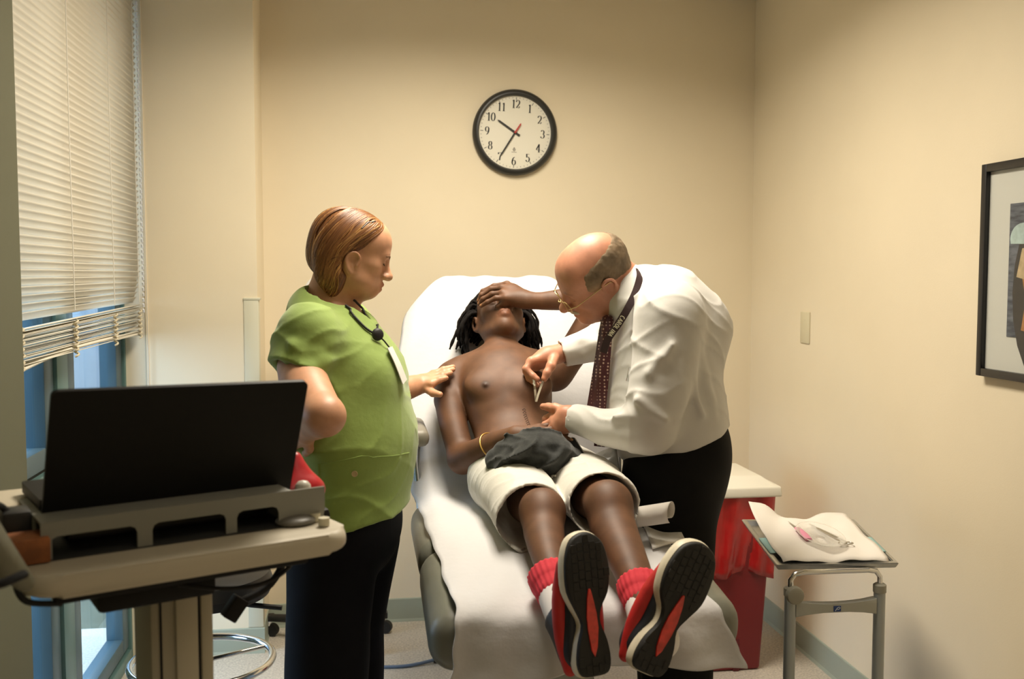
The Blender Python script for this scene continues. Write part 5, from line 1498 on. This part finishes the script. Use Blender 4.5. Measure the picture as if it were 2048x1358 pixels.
# trousers and belt
blackt = mat('black_trousers', (.004, .004, .0045), .85, bump=.12, bscale=60, spec=.2)
s = SDF()
s.cap(W(1345, 880, DD), W(1348, 960, DD), .172, .17, k=.05, flat=(dF, .80))
s.ell(W(1385, 905, DD), (.16, .095, .12), R=dR3, k=.05)
s.chain([W(1340, 960, DD-.085), W(1350, 1120, DD-.085), fz(W(1362, 1300, DD-.09), .03)], [.128, .105, .082], k=.03)
s.chain([W(1338, 960, DD+.085), W(1338, 1120, DD+.085), fz(W(1340, 1300, DD+.09), .03)], [.124, .100, .080], k=.03)
s.half((w0+w1)/2, -wn_, k=.006, lo=W(1180, 1000, DD)-.35, hi=W(1500, 700, DD)+.35)
s.half((0, 0, .02), (0, 0, -1))
s.disp = lambda P: .003*fold_noise(P, 20, 2.2)
s.mesh('trousers', .008, blackt, doctor)
for px_, dd in ((1362, DD-.09), (1340, DD+.09)):
    q = W(px_, 1300, dd); q = np.array([q[0]-.06, q[1], .03])
    s = SDF(); s.ell(q, (.15, .048, .05), k=.01).half((0, 0, .002), (0, 0, -1)); s.mesh('shoe', .008, M['rubber'], doctor)
# tie
tiem = bpy.data.materials.new('burgundy_tie'); tiem.use_nodes = True
N = tiem.node_tree.nodes; L = tiem.node_tree.links; b = N['Principled BSDF']; b.inputs['Roughness'].default_value = .5
tc = N.new('ShaderNodeTexCoord'); vo = N.new('ShaderNodeTexVoronoi'); vo.inputs['Scale'].default_value = 110; vo.inputs['Randomness'].default_value = 0.15
L.new(tc.outputs['Object'], vo.inputs['Vector'])
cr = N.new('ShaderNodeValToRGB'); cr.color_ramp.elements[0].color = (.55, .38, .30, 1); cr.color_ramp.elements[1].color = (.060, .012, .016, 1); cr.color_ramp.elements[0].position = .20; cr.color_ramp.elements[1].position = .36
L.new(vo.outputs['Distance'], cr.inputs[0]); L.new(cr.outputs[0], b.inputs['Base Color'])
td = 2.70
tp = [W(1213, 640, td), W(1208, 690, td-.005), W(1201, 750, td-.01), W(1193, 812, td), W(1189, 850, td+.005), W(1187, 882, td+.01)]
tn = nrm(np.array([-.62, -.78, .05]))
P = catmull(tp, 6); wd = np.interp(np.linspace(0, 1, len(P)), [0, .04, .1, .75, .96, 1], [.040, .034, .040, .062, .070, .004])
rows = [[], [], [], []]
for i, p in enumerate(P):
    t_ = nrm(P[min(i+1, len(P)-1)]-P[max(i-1, 0)]); n_ = nrm(tn-t_*(tn@t_)); b_ = np.cross(t_, n_)*wd[i]/2
    for q, o_ in enumerate((-b_-n_*.001, -n_*.004, b_-n_*.001, n_*.004)): rows[q].append(tuple(p+o_))
grid_surface('tie', [rows[0], rows[3], rows[2], rows[1], rows[0]], tiem, doctor)
s = SDF(); s.cap(W(1215, 642, td+.01), W(1212, 658, td), .017, .013, k=.01); s.mesh('tie_knot', .003, tiem, doctor)
ribbon('tie_tail', [W(1205, 700, td+.02), W(1202, 790, td+.025), W(1200, 860, td+.025), W(1199, 893, td+.025)], .032, tn, tiem, doctor)
# lanyard with white lettering
lpts = [W(1278, 540, 2.70), W(1279, 556, 2.655), W(1271, 585, 2.63), W(1256, 616, 2.62), W(1238, 646, 2.63), W(1216, 678, 2.65), W(1207, 705, 2.665)]
lnor = [(.3, -.5, .8), (.35, -.8, .5), (-.1, -.95, .2), (-.2, -.95, .1), (-.3, -.95, .1), (-.45, -.88, .05), (-.5, -.85, 0)]
lanm = mat('maroon_lanyard', (.035, .016, .018), .6)
ly = ribbon('lanyard', lpts, .020, lnor, lanm, doctor, thick=.002, sm=8)
LET = {'C': [arc(.5, .5, .42, .5, 50, 310, 14)], 'A': [[(.05, 0), (.5, 1)], [(.5, 1), (.95, 0)], [(.22, .35), (.78, .35)]], 'R': [[(.15, 0), (.15, 1)], [(.15, 1), (.6, 1), (.85, .85), (.85, .65), (.6, .5), (.15, .5)], [(.5, .5), (.9, 0)]],
       'O': [arc(.5, .5, .42, .5, 0, 360, 18)], 'L': [[(.2, 1), (.2, 0)], [(.2, .04), (.85, .04)]], 'I': [[(.5, 0), (.5, 1)]], 'N': [[(.12, 0), (.12, 1)], [(.12, 1), (.88, 0)], [(.88, 0), (.88, 1)]]}
PL = catmull(lpts, 40); NL = [nrm(q) for q in catmull(lnor, 40)]
cum = np.r_[0, np.cumsum([np.linalg.norm(PL[i+1]-PL[i]) for i in range(len(PL)-1)])]
i0 = int(np.argmin([np.linalg.norm(p-W(1247, 632, 2.624)) for p in PL])); i1 = int(np.argmin([np.linalg.norm(p-W(1220, 672, 2.648)) for p in PL]))
bm = bmesh.new(); word = 'CAROLINA'; step = (cum[i1]-cum[i0])/len(word)
for q, ch in enumerate(word):
    sc_ = cum[i0]+(q+.5)*step; ii = int(np.searchsorted(cum, sc_)); ii = min(max(ii, 1), len(PL)-2)
    t_ = nrm(PL[ii+1]-PL[ii-1]); n_ = nrm(NL[ii]-t_*(NL[ii]@t_)); u_ = np.cross(n_, t_)
    T = basis(t_, u_, n_, tuple(PL[ii]+n_*.0024))
    for st in LET[ch]: stroke(bm, st, T @ Matrix.Translation((-.42*step, -.0058, 0)), step*.84, .0116, .0022, .0018, .0004)
finish(bm, 'lettering', mat('lettering_cream', (.72, .68, .50), .6), ly)
# forceps held in the far hand
fc = empty('forceps', tuple(W(1072, 780, 2.93)), 'small steel forceps held in the far hand of the man in the white shirt', 'forceps')
sat = mat('forceps_steel', (.70, .66, .54), .3, metal=.85)
tipf = W(1072, 803, 2.93)
ribbon('blade', [W(1066, 748, 2.925), W(1069, 770, 2.915), W(1071, 790, 2.925), tipf], .0065, np.array([-.2, -1, .1]), sat, fc, thick=.0018)
ribbon('blade', [W(1092, 744, 2.915), W(1085, 764, 2.91), W(1077, 786, 2.92), tipf], .0065, np.array([.2, -1, .1]), sat, fc, thick=.0018)
ribbon('cross_bar', [W(1066, 766, 2.915), W(1070, 772, 2.912)], .004, np.array([0, -1, .1]), sat, fc, sm=2)
# ------------------------------------------------------------------ young man lying on the chair
pat0 = (CX, 2.75, ZS)
patient = empty('person', pat0, 'shirtless young man in white shorts lying back on the exam chair, hand over eyes', 'person')
p_skin = skin_mat('dark_brown_skin', (.118, .050, .0215), rough=.60, sss=.04, blotch=.16)
fe = math.radians(50)
HP = Head(W(1000, 643, 3.25), (math.sin(math.radians(1))*math.cos(fe), -math.cos(fe), math.sin(fe)), (0, math.sin(fe), math.cos(fe)), roll=0, s=.98)
s = SDF()
head_skin(s, HP, lip=(1.35, 1.15, 1.2), nose_w=1.35, lip_t=1.5, lf=.006, eyes=False, dark=(.4, .4, .4), nose_l=.85)
ear(s, HP, -1); ear(s, HP, 1)
nbp = W(1000, 724, 3.15)
s.chain([HP(0, -.02, -.055), W(1001, 692, 3.19), nbp], [.052, .047, .055], k=.025)
s.cap(HP(0, .02, -.075), W(1001, 695, 3.18), .034, .036, k=.03)
# torso
tn_ = bn; tu = nrm(np.array([0, math.cos(ba), math.sin(ba)]))
R_t = np.stack([(1, 0, 0), tu, bn], 1)
shR, shL = W(905, 762, 3.10), W(1108, 745, 3.14)
chest = W(1012, 775, 3.05); 
s.ell(chest, (.140, .15, .090), R=R_t, k=.04)
s.ell(W(1022, 850, 2.98), (.114, .15, .078), R=R_t, k=.06)
s.ell(W(1040, 925, 2.86), (.135, .12, .085), R=R_t, k=.06)
s.cap(shR, W(1000, 735, 3.14), .052, .050, k=.04); s.cap(shL, W(1000, 735, 3.14), .052, .050, k=.04)
s.cap(W(925, 738, 3.12), nbp, .036, .045, k=.05); s.cap(W(1085, 730, 3.16), nbp, .036, .045, k=.05)
for px_, g in ((972, -1), (1062, 1)):
    s.ell(W(px_, 770, 2.980), (.064, .046, .030), R=R_t, k=.03)
s.chain([W(935, 742, 3.075), W(975, 735, 3.075), W(997, 728, 3.085)], [.008, .010, .011], k=.022, sm=2)      # collarbones
s.chain([W(1068, 735, 3.09), W(1030, 732, 3.08), W(1007, 727, 3.085)], [.008, .010, .011], k=.022, sm=2)
for px_, py_, dd in ((971, 776, 2.965), (1092, 748, 2.99)):
    np_ = surface_snap(s, np.array([W(px_, py_, dd)]))[0]
    s.ell(np_, (.013, .013, .013), k=.010, op='t', tint=(.40, .34, .32)); s.ell(np_-bn*.001, (.0045, .0045, .0045), k=.006, tint=(.4, .34, .32))
s.ell(W(1047, 862, 2.875), (.010, .010, .012), k=.010, op='-')
# his right arm (on the left): elbow on the sheet, forearm across the lap
elR = W(925, 918, 2.91)
s.cap(shR, W(900, 800, 3.04), .054, .048, k=.025)
s.chain([W(900, 800, 3.04), W(907, 850, 2.98), elR], [.048, .042, .039], k=.006, sm=3)
wR = W(1030, 872, 2.735)
s.chain([elR, W(958, 905, 2.84), W(995, 886, 2.775), wR], [.042, .041, .034, .027], k=.02, sm=3)
for i_, (a_, b1, c1) in enumerate(((W(1078, 856, 2.725), W(1100, 850, 2.73), W(1119, 853, 2.735)), (W(1080, 862, 2.705), W(1108, 858, 2.705), W(1132, 868, 2.705)), (W(1080, 870, 2.69), W(1112, 868, 2.69), W(1143, 882, 2.69)), (W(1078, 880, 2.675), W(1110, 886, 2.67), W(1138, 897, 2.67)))):
    s.cap(wR+(a_-wR)*.1, a_, .018, .0128, k=.016); finger(s, [a_, b1, c1], .0102, .0074, nail=(.3, -.4, .8), ntint=(4.5, 6.0, 5.5))
# his left arm: raised, hand across the eyes
elL = W(1196, 606, 3.16)
s.chain([shL, W(1140, 712, 3.14), W(1172, 655, 3.13), elL], [.054, .048, .042, .038], k=.03, sm=3)
wL = W(1054, 600, 3.150)
s.chain([elL, W(1140, 599, 3.130), W(1085, 602, 3.130), wL], [.038, .036, .028, .026], k=.02, sm=3)
kL = [W(1014, 569, 3.217), W(1004, 576, 3.187), W(1006, 586, 3.157), W(1012, 596, 3.142)]
s.cap(wL, W(1024, 582, 3.182), .026, .026, k=.02, flat=(nrm(np.array([0, -.5, .6])), .75))
mL = [(W(988, 573, 3.227), W(966, 583, 3.232), W(961, 594, 3.232)), (W(982, 578, 3.197), W(963, 590, 3.197), W(957, 602, 3.202)), (W(984, 588, 3.167), W(966, 598, 3.172), W(958, 608, 3.182)), (W(992, 596, 3.147), W(975, 604, 3.152), W(962, 612, 3.162))]
for i_ in range(4):
    s.cap(wL+(kL[i_]-wL)*.2, kL[i_], .017, .0125, k=.016); finger(s, [kL[i_]]+list(mL[i_]), .0108-.0005*i_, .0078-.0004*i_, nail=(-.3, -.6, .5), ntint=(2.6, 2.8, 2.6))
s.ell(W(1040, 600, 3.152), (.026, .02, .02), k=.02)
# legs
hipR, hipL = W(1010, 960, 2.86), W(1128, 955, 2.86)
knR, knL = W(1085, 1024, 2.40), W(1217, 1010, 2.40)
anR, anL = W(1122, 1196, 2.12), W(1290, 1215, 2.12)
s.chain([hipR, W(1050, 995, 2.65), knR], [.080, .062, .050], k=.03)
s.chain([hipL, W(1172, 985, 2.65), knL], [.080, .063, .053], k=.03)
s.ell(knR+np.array([0, -.012, .008]), (.032, .040, .034), k=.04); s.ell(knL+np.array([0, -.012, .008]), (.034, .040, .036), k=.04)
s.chain([knR, W(1088, 1065, 2.34), W(1102, 1130, 2.22), anR], [.050, .048, .037, .034], k=.02, sm=3)
s.chain([knL, W(1228, 1060, 2.34), W(1262, 1135, 2.22), anL], [.053, .054, .042, .036], k=.02, sm=3)
s.cap(W(1085, 1075, 2.30), W(1104, 1140, 2.175), .016, .010, k=.03); s.cap(W(1233, 1075, 2.30), W(1264, 1150, 2.175), .016, .010, k=.03)      # shins
pS = s
s.mesh('body', .0036, p_skin, patient, tint=True)
# stitches: short dark threads down the midline wound
thr = mat('suture_thread', (.012, .010, .010), .6)
bm = bmesh.new()
for q in range(8):
    c_ = surface_snap(pS, np.array([W(1052+1.2*q, 812+4.2*q, 2.90-.006*q)]), off=.001)[0]
    add_tube(bm, [c_+np.array([-.005, 0, 0]), c_+np.array([0, -.002, .003]), c_+np.array([.005, 0, -.001])], .0007, 5)
o = finish(bm, 'sutures', thr, patient); o['kind'] = 'stuff'
# bracelet
gold2 = mat('gold_bracelet', (.80, .50, .14), .3, metal=.8)
bc = W(983, 891, 2.795); bdx = nrm(W(1010, 878, 2.755)-W(958, 905, 2.84)); e1 = nrm(np.cross(bdx, (0, 0, 1))); e2 = np.cross(bdx, e1)
tube('bracelet', [bc+(e1*math.cos(t)+e2*math.sin(t))*.0385+bdx*.006*math.sin(t) for t in np.linspace(0, 2*math.pi, 30)[:-1]], .0021, gold2, patient, n=8, closed=True)
# dreadlocks
hairp = mat('black_dreadlocks', (.007, .005, .004), .85, noise=.4, nscale=90, bump=.6, bscale=500, spec=.2)
s = SDF()
s.ell(HP(0, -.022, .044), (.080, .100, .084), R=HP.R, k=.02); s.ell(HP(0, .115, -.03), (.12, .095, .13), R=HP.R, k=.012, op='-')
for g in (-1, 1): s.ell(HP(g*.085, -.002, -.02), (.022, .034, .05), R=HP.R, k=.01, op='-')
s.disp = lambda P: .003*fold_noise(P, 220)
hr = s.mesh('hair', .004, hairp, patient)
rnd = random.Random(21); bm = bmesh.new(); hs_ = s
for i in range(360):
    th = rnd.uniform(0, 2*math.pi); ph = rnd.uniform(-.25, 1.15)
    d_ = np.array([math.cos(th)*math.cos(ph), math.sin(th)*math.cos(ph), math.sin(ph)])
    if d_[1] > .42 and d_[2] < .75: continue
    root = HP(0, -.022, .044)+HP.R @ (d_*np.array([.080, .098, .084]))
    out_ = HP.R @ d_
    Ln_ = rnd.uniform(.055, .115)
    g_ = np.array([.30*np.sign(out_[0])+rnd.uniform(-.3, .3), -.10+rnd.uniform(-.15, .15), -1.0])     # fall towards the neck and the sheet
    pts = [root, root+out_*.016+g_*.004, root+out_*.026+g_*Ln_*.32, root+out_*.024+g_*Ln_*.68+np.array([rnd.uniform(-.008, .008), 0, 0]), root+out_*.018+g_*Ln_]
    pts = [q if (q-chest)@bn > -.05 or True else q for q in pts]
    r_ = rnd.uniform(.0042, .0062); pp = catmull(pts, 4)
    add_tube(bm, pp, [r_*(1+.16*math.sin(j*2.1+i)) if j < len(pp)-2 else r_*.55 for j in range(len(pp))], 6)
finish(bm, 'dreadlocks', hairp, hr, smooth=True)

# shorts
short_m = mat('white_shorts', (.64, .62, .56), .8, noise=.03, nscale=12, bump=.2, bscale=55, bdist=.004, sheen=.2)
s = SDF()
eR, eL = W(1063, 1036, 2.440), W(1209, 1010, 2.440)
mR, mL = W(1036, 988, 2.64), W(1172, 973, 2.64)
dRr, dLl = nrm(eR-mR), nrm(eL-mL)
fl_ = ((0, 0, 1), .92)
s.chain([W(1008, 960, 2.84), mR, eR+dRr*.06], [.104, .096, .088], k=.02, flat=fl_)
s.half(eR, dRr+np.array([.15, 0, .16]), k=.003)
s.cap(eR-dRr*.08, eR+dRr*.06, .079, .0935, k=.003, op='-', flat=fl_)
s.chain([W(1126, 950, 2.84), mL, eL+dLl*.06], [.102, .092, .084], k=.010, flat=fl_)
cut_lo = np.array([(eR[0]+eL[0])/2+.005, 0, 0])
s.half(eL, dLl+np.array([-.10, 0, .16]), k=.003, lo=cut_lo, hi=np.array([3., 5., 3.]))
s.cap(eL-dLl*.08, eL+dLl*.06, .076, .0895, k=.003, op='-', flat=fl_)
s.ell(W(1062, 943, 2.85), (.165, .13, .092), R=np.stack([(1, 0, 0), nrm((0, 1, .25)), nrm((0, -.25, 1))], 1), k=.03)
for a_, b_, r_ in ((W(990, 945, 2.73), W(1045, 985, 2.58), .010), (W(1060, 950, 2.72), W(1080, 985, 2.58), .009), (W(970, 965, 2.75), W(1015, 1015, 2.60), .010), (W(1130, 955, 2.70), W(1160, 985, 2.58), .008), (W(1170, 940, 2.70), W(1208, 962, 2.58), .009)):
    s.cap(a_, b_, r_*.6, r_*.3, k=.03)
s.half(W(1020, 905, 2.86), nrm(np.array([0, .75, .66])), k=.01)
s.disp = lambda P: .0025*fold_noise(P, 30, 4)-.006*creases(P, 30, 2.5, (1, .35, .2), (-.2, 1, .4), (.3, .1, 1))-.003*creases(P, 55, .4, (.4, 1, .2), (1, -.3, .2), (0, .3, 1))
s.mesh('shorts', .0045, short_m, patient)
tube('drawstring', surface_snap(s, np.array(catmull([W(1108, 940, 2.68), W(1112, 958, 2.64), W(1124, 966, 2.62), W(1140, 966, 2.62)], 5)), off=.004), .0025, mat('drawstring_white', (.8, .76, .66), .8), patient, n=6)

# socks and trainers
sock_m = mat('red_sock', (.62, .035, .055), .85, bump=.3, bscale=120, stretch=(1, 1, .2)); sockw = mat('white_sock', (.78, .75, .74), .85)
black_u = mat('dark_upper', (.014, .016, .024), .5); red_u = mat('red_upper', (.50, .02, .018), .5, noise=.1, nscale=30); mid_m = mat('midsole_white', (.66, .60, .46), .5, noise=.08, nscale=25)
red_clear = mat('red_sole_insert', (.62, .03, .02), .18, coat=.8, noise=.3, nscale=40)
tread = mat('tread_black', (.010, .0095, .009), .65, bump=.25, bscale=260)
def trainer(name, label, toe, heel, normal, ankle, leg_dir, width, mirror):
    """toe/heel: end points of the outsole; normal: direction the sole faces"""
    Y = nrm(toe-heel); L = np.linalg.norm(toe-heel); Nn = nrm(normal-Y*(normal@Y)); X = np.cross(Y, Nn)
    T = basis(X, Y, Nn, tuple(heel))
    m_ = mirror
    sx, sy = width/.101, L/.300
    # upper: dark shell, red side band, opening at the ankle
    A_l = lambda x, y, z: np.array(T @ Vector((x, y, z)))
    R3 = np.stack([X, Y, Nn], 1)
    an_l = np.array(ankle)
    u = SDF()
    u.chain([A_l(0, .045*sy, -.045), A_l(0, .12*sy, -.050), A_l(m_*.004, .20*sy, -.044), A_l(m_*.004, .262*sy, -.034)], [.040, .043, .040, .030], k=.02, sm=3)
    u.cap(A_l(0, .05*sy, -.05), an_l, .043, .045, k=.03)
    u.half(A_l(0, 0, -.020), Nn, k=.004)
    u.half(an_l, leg_dir, k=.004, lo=an_l-.12, hi=an_l+.12)
    u.ell(an_l, (.036, .036, .05), k=.006, op='-')
    t = u.mesh('trainer', .004, black_u, patient); t['label'] = label
    # outline: heel at 0, toe at L; inner side is straighter
    oc = [(0, 0), (.030, .004), (.0385, .030), (.034, .070), (.021, .108), (.025, .138), (.044, .170), (.052, .210), (.050, .245), (.040, .278), (.018, .297), (-.006, .300), (-.030, .288), (-.043, .262), (-.049, .225), (-.048, .180), (-.033, .142), (-.021, .108), (-.032, .070), (-.0375, .030), (-.028, .004)]
    sx, sy = width/.101, L/.300
    ol = [(m_*x*sx, y*sy) for x, y in oc]
    ol = [tuple(q) for q in catmull([np.array(q) for q in ol], 3, closed=True)]
    def scaled(f, dx=0, dy=0): cy_ = L*.5; return [(x*f+dx, (y-cy_)*(1-(1-f)*.35)+cy_+dy) for x, y in ol]
    def stack(nm, rings, mm, cap0=True, cap1=True):
        bm = bmesh.new(); rr = [[bm.verts.new(T @ Vector((x, y, z))) for x, y in o_] for o_, z in rings]
        for A, B in zip(rr, rr[1:]):
            for i in range(len(A)): bm.faces.new((A[i], A[(i+1) % len(A)], B[(i+1) % len(A)], B[i]))
        if cap0: bm.faces.new(rr[0][::-1])
        if cap1: bm.faces.new(rr[-1])
        return finish(bm, nm, mm, t, angle=50)
    os_ = stack('outsole', [(scaled(1.0), -.006), (scaled(1.02), -.002), (scaled(1.0), .003), (scaled(.94), .006)], tread)
    # tread lugs
    k_ = 0
    inside = lambda x, y: sum(((a[1] > y) != (b_[1] > y)) and (x < (b_[0]-a[0])*(y-a[1])/(b_[1]-a[1]+1e-9)+a[0]) for a, b_ in zip(ol, ol[1:]+ol[:1])) % 2 == 1
    lug = None
    for iy in range(15):
        for ix in range(-3, 4):
            x = ix*.0145*sx; y = (iy+.6)*L/15.2+(.004*(ix % 2))
            if abs(ix) <= 1 and .035*sy < y < .185*sy: continue
            if not all(inside(x+a, y+b_) for a in (-.007, .007) for b_ in (-.0088, .0088)): continue
            bm = bmesh.new(); add_box(bm, (x-.0068, y-.0086, .0050), (x+.0068, y+.0086, .0074), T, bevel=.0010, seg=1); finish(bm, 'lug', tread, t if True else os_, angle=40)
    # red see-through wedge in the waist of the sole
    wd = [(0, .040), (.008, .060), (.0125, .100), (.011, .130), (.006, .160), (.002, .183), (-.003, .183), (-.008, .160), (-.012, .125), (-.0115, .095), (-.007, .055)]
    bm = bmesh.new(); add_prism(bm, [(m_*x*sx, y*sy) for x, y in wd], T @ Matrix.Translation((0, 0, .005)), .004); bmesh.ops.bevel(bm, geom=bm.edges[:], offset=.001, segments=1, affect='EDGES')
    finish(bm, 'red_insert', red_clear, t, angle=40)
    stack('midsole', [(scaled(.98), -.030), (scaled(1.06), -.024), (scaled(1.08), -.012), (scaled(1.03), -.004)], mid_m)
    uu = SDF()
    for g in (-1, 1):
        uu.chain([A_l(g*.032, .012*sy, -.042), A_l(g*.040, .08*sy, -.050), A_l(g*.040, .16*sy, -.048), A_l(g*.034, .235*sy, -.040)], [.014, .0165, .0165, .011], k=.01, sm=3)
    uu.mesh('side_band', .004, red_u, t)
    for q in range(4):
        y_ = (.115+.03*q)*sy
        tube('lace', [A_l(-.026, y_, -.083+.006*q), A_l(0, y_+.006, -.094+.008*q), A_l(.026, y_, -.083+.006*q)], .0028, M['black_matte'], t, n=6, sm=4)
    return t
for sgn in (0, 1):
    an = (anR, anL)[sgn]; up_leg = (W(1102, 1130, 2.22), W(1262, 1135, 2.22))[sgn]
    top_ = (W(1098, 1148, 2.195), W(1277, 1166, 2.185))[sgn]
    low = (W(1130, 1236, 2.085), W(1298, 1252, 2.085))[sgn]
    ld = nrm(top_-low)
    s = SDF(); s.chain([top_-ld*.02, top_, (top_*.6+low*.4)], [.049, .050, .044], k=.01); s.half(top_, ld, k=.004, lo=top_-.09, hi=top_+.09); s.cap(top_-ld*.02, top_+ld*.03, .0400, .043, k=.004, op='-')
    s.disp = lambda P, a=top_, d_=ld: .0009*np.sin(24*np.arctan2((P-a) @ nrm(np.cross(d_, (0, 1, .2))), (P-a) @ nrm(np.cross(d_, np.cross(d_, (0, 1, .2))))))
    sk = s.mesh('sock', .003, sock_m, patient); sk['label'] = 'ribbed red sock cuff'
    s = SDF(); s.chain([(top_*.62+low*.38), low, low+np.array([.015, -.03, -.02])], [.041, .040, .04], k=.01); s.mesh('sock_foot', .004, sockw, sk)
    if sgn == 0:
        trainer('trainer', 'black-soled trainer pointing straight up, nearer the woman in green', W(1166, 1066, 2.02), W(1190, 1352, 1.985), np.array([.30, -.95, -.05]), low, ld, .100, 1)
    else:
        trainer('trainer', 'black-soled trainer tilted outwards, nearer the man in the white shirt', W(1408, 1090, 2.02), W(1292, 1346, 1.985), np.array([.22, -.97, -.05]), low, ld, .112, -1)

# ------------------------------------------------------------------ charcoal shirt bundled on the lap, phone and plastic bag
char = mat('charcoal_jersey', (.017, .019, .0175), .9, noise=.25, nscale=160, bump=.2, bscale=300, sheen=.2)
s = SDF()
cl = W(1066, 914, 2.665)
s.chain([W(995, 921, 2.68), W(1040, 905, 2.66), W(1090, 901, 2.65), W(1140, 917, 2.66)], [.034, .052, .056, .034], k=.03, sm=2)
s.chain([W(1020, 933, 2.655), W(1075, 931, 2.64), W(1128, 931, 2.65)], [.024, .032, .034], k=.025, sm=2)
for a_, b_, r_ in ((W(990, 929, 2.65), W(1045, 891, 2.61), .013), (W(1035, 913, 2.60), W(1060, 886, 2.61), .010), (W(1042, 905, 2.595), W(1105, 917, 2.59), .012), (W(1110, 933, 2.60), W(1135, 891, 2.62), .012), (W(1000, 936, 2.64), W(1060, 937, 2.61), .011), (W(1060, 925, 2.60), W(1090, 887, 2.60), .010), (W(1105, 941, 2.61), W(1150, 917, 2.64), .010)):
    s.chain([a_, (a_+b_)/2+np.array([.006, -.006, .008]), b_], [r_*.6, r_, r_*.6], k=.014, sm=3)
s.disp = lambda P: .0030*fold_noise(P, 45, 3)-.016*creases(P, 38, 1.3, (1, .3, -.6), (.3, 1, .4), (.5, .1, 1), 2.2)-.010*creases(P, 60, 2.9, (.5, .4, 1), (1, -.3, .1), (0, 1, .2), 2.0)
o = s.mesh('bundled_shirt', .0042, char); tag(o, 'charcoal grey t-shirt bundled on the patient lap', 't-shirt')
ph = empty('phone', tuple(W(1135, 935, 2.60)), 'dark flat phone under the bundled grey shirt', 'phone')
p0, p1 = W(1092, 944, 2.62), W(1172, 918, 2.66); fx = nrm(p1-p0); fy = nrm(np.array([-.1, .75, .62])); fy = nrm(fy-fx*(fy@fx)); fn = np.cross(fx, fy)
bm = bmesh.new(); add_prism(bm, rrect(np.linalg.norm(p1-p0), .072, .008), basis(fx, fy, fn, tuple(p0+fn*.006)), .008); finish(bm, 'case', mat('silver_edge', (.55, .55, .52), .3, metal=.6), ph, angle=40)
bm = bmesh.new(); add_prism(bm, rrect(np.linalg.norm(p1-p0)-.006, .066, .006, .003, .003), basis(fx, fy, fn, tuple(p0+fn*.0142)), .0006); finish(bm, 'screen', mat('phone_screen', (.02, .02, .022), .12), ph)
# translucent bag standing at the patient's far side
bgm = mat('grey_film', (.42, .42, .38), .25, alpha=.75)
q = [W(1186, 912, 2.74), W(1232, 890, 2.72), W(1240, 946, 2.66), W(1205, 922, 2.68)]
rows = [[tuple(q[0]*(1-u)+q[1]*u+np.array([0, .004*math.sin(6*u), 0])) for u in np.linspace(0, 1, 8)], [tuple((q[0]+q[3])/2*(1-u)+(q[1]+q[2])/2*u+np.array([0, -.008*math.sin(3*u), 0])) for u in np.linspace(0, 1, 8)], [tuple(q[3]*(1-u)+q[2]*u) for u in np.linspace(0, 1, 8)]]
o = grid_surface('plastic_bag', rows, bgm, None, thick=.002); tag(o, 'grey translucent plastic bag between the shorts and the dark trousers', 'bag')
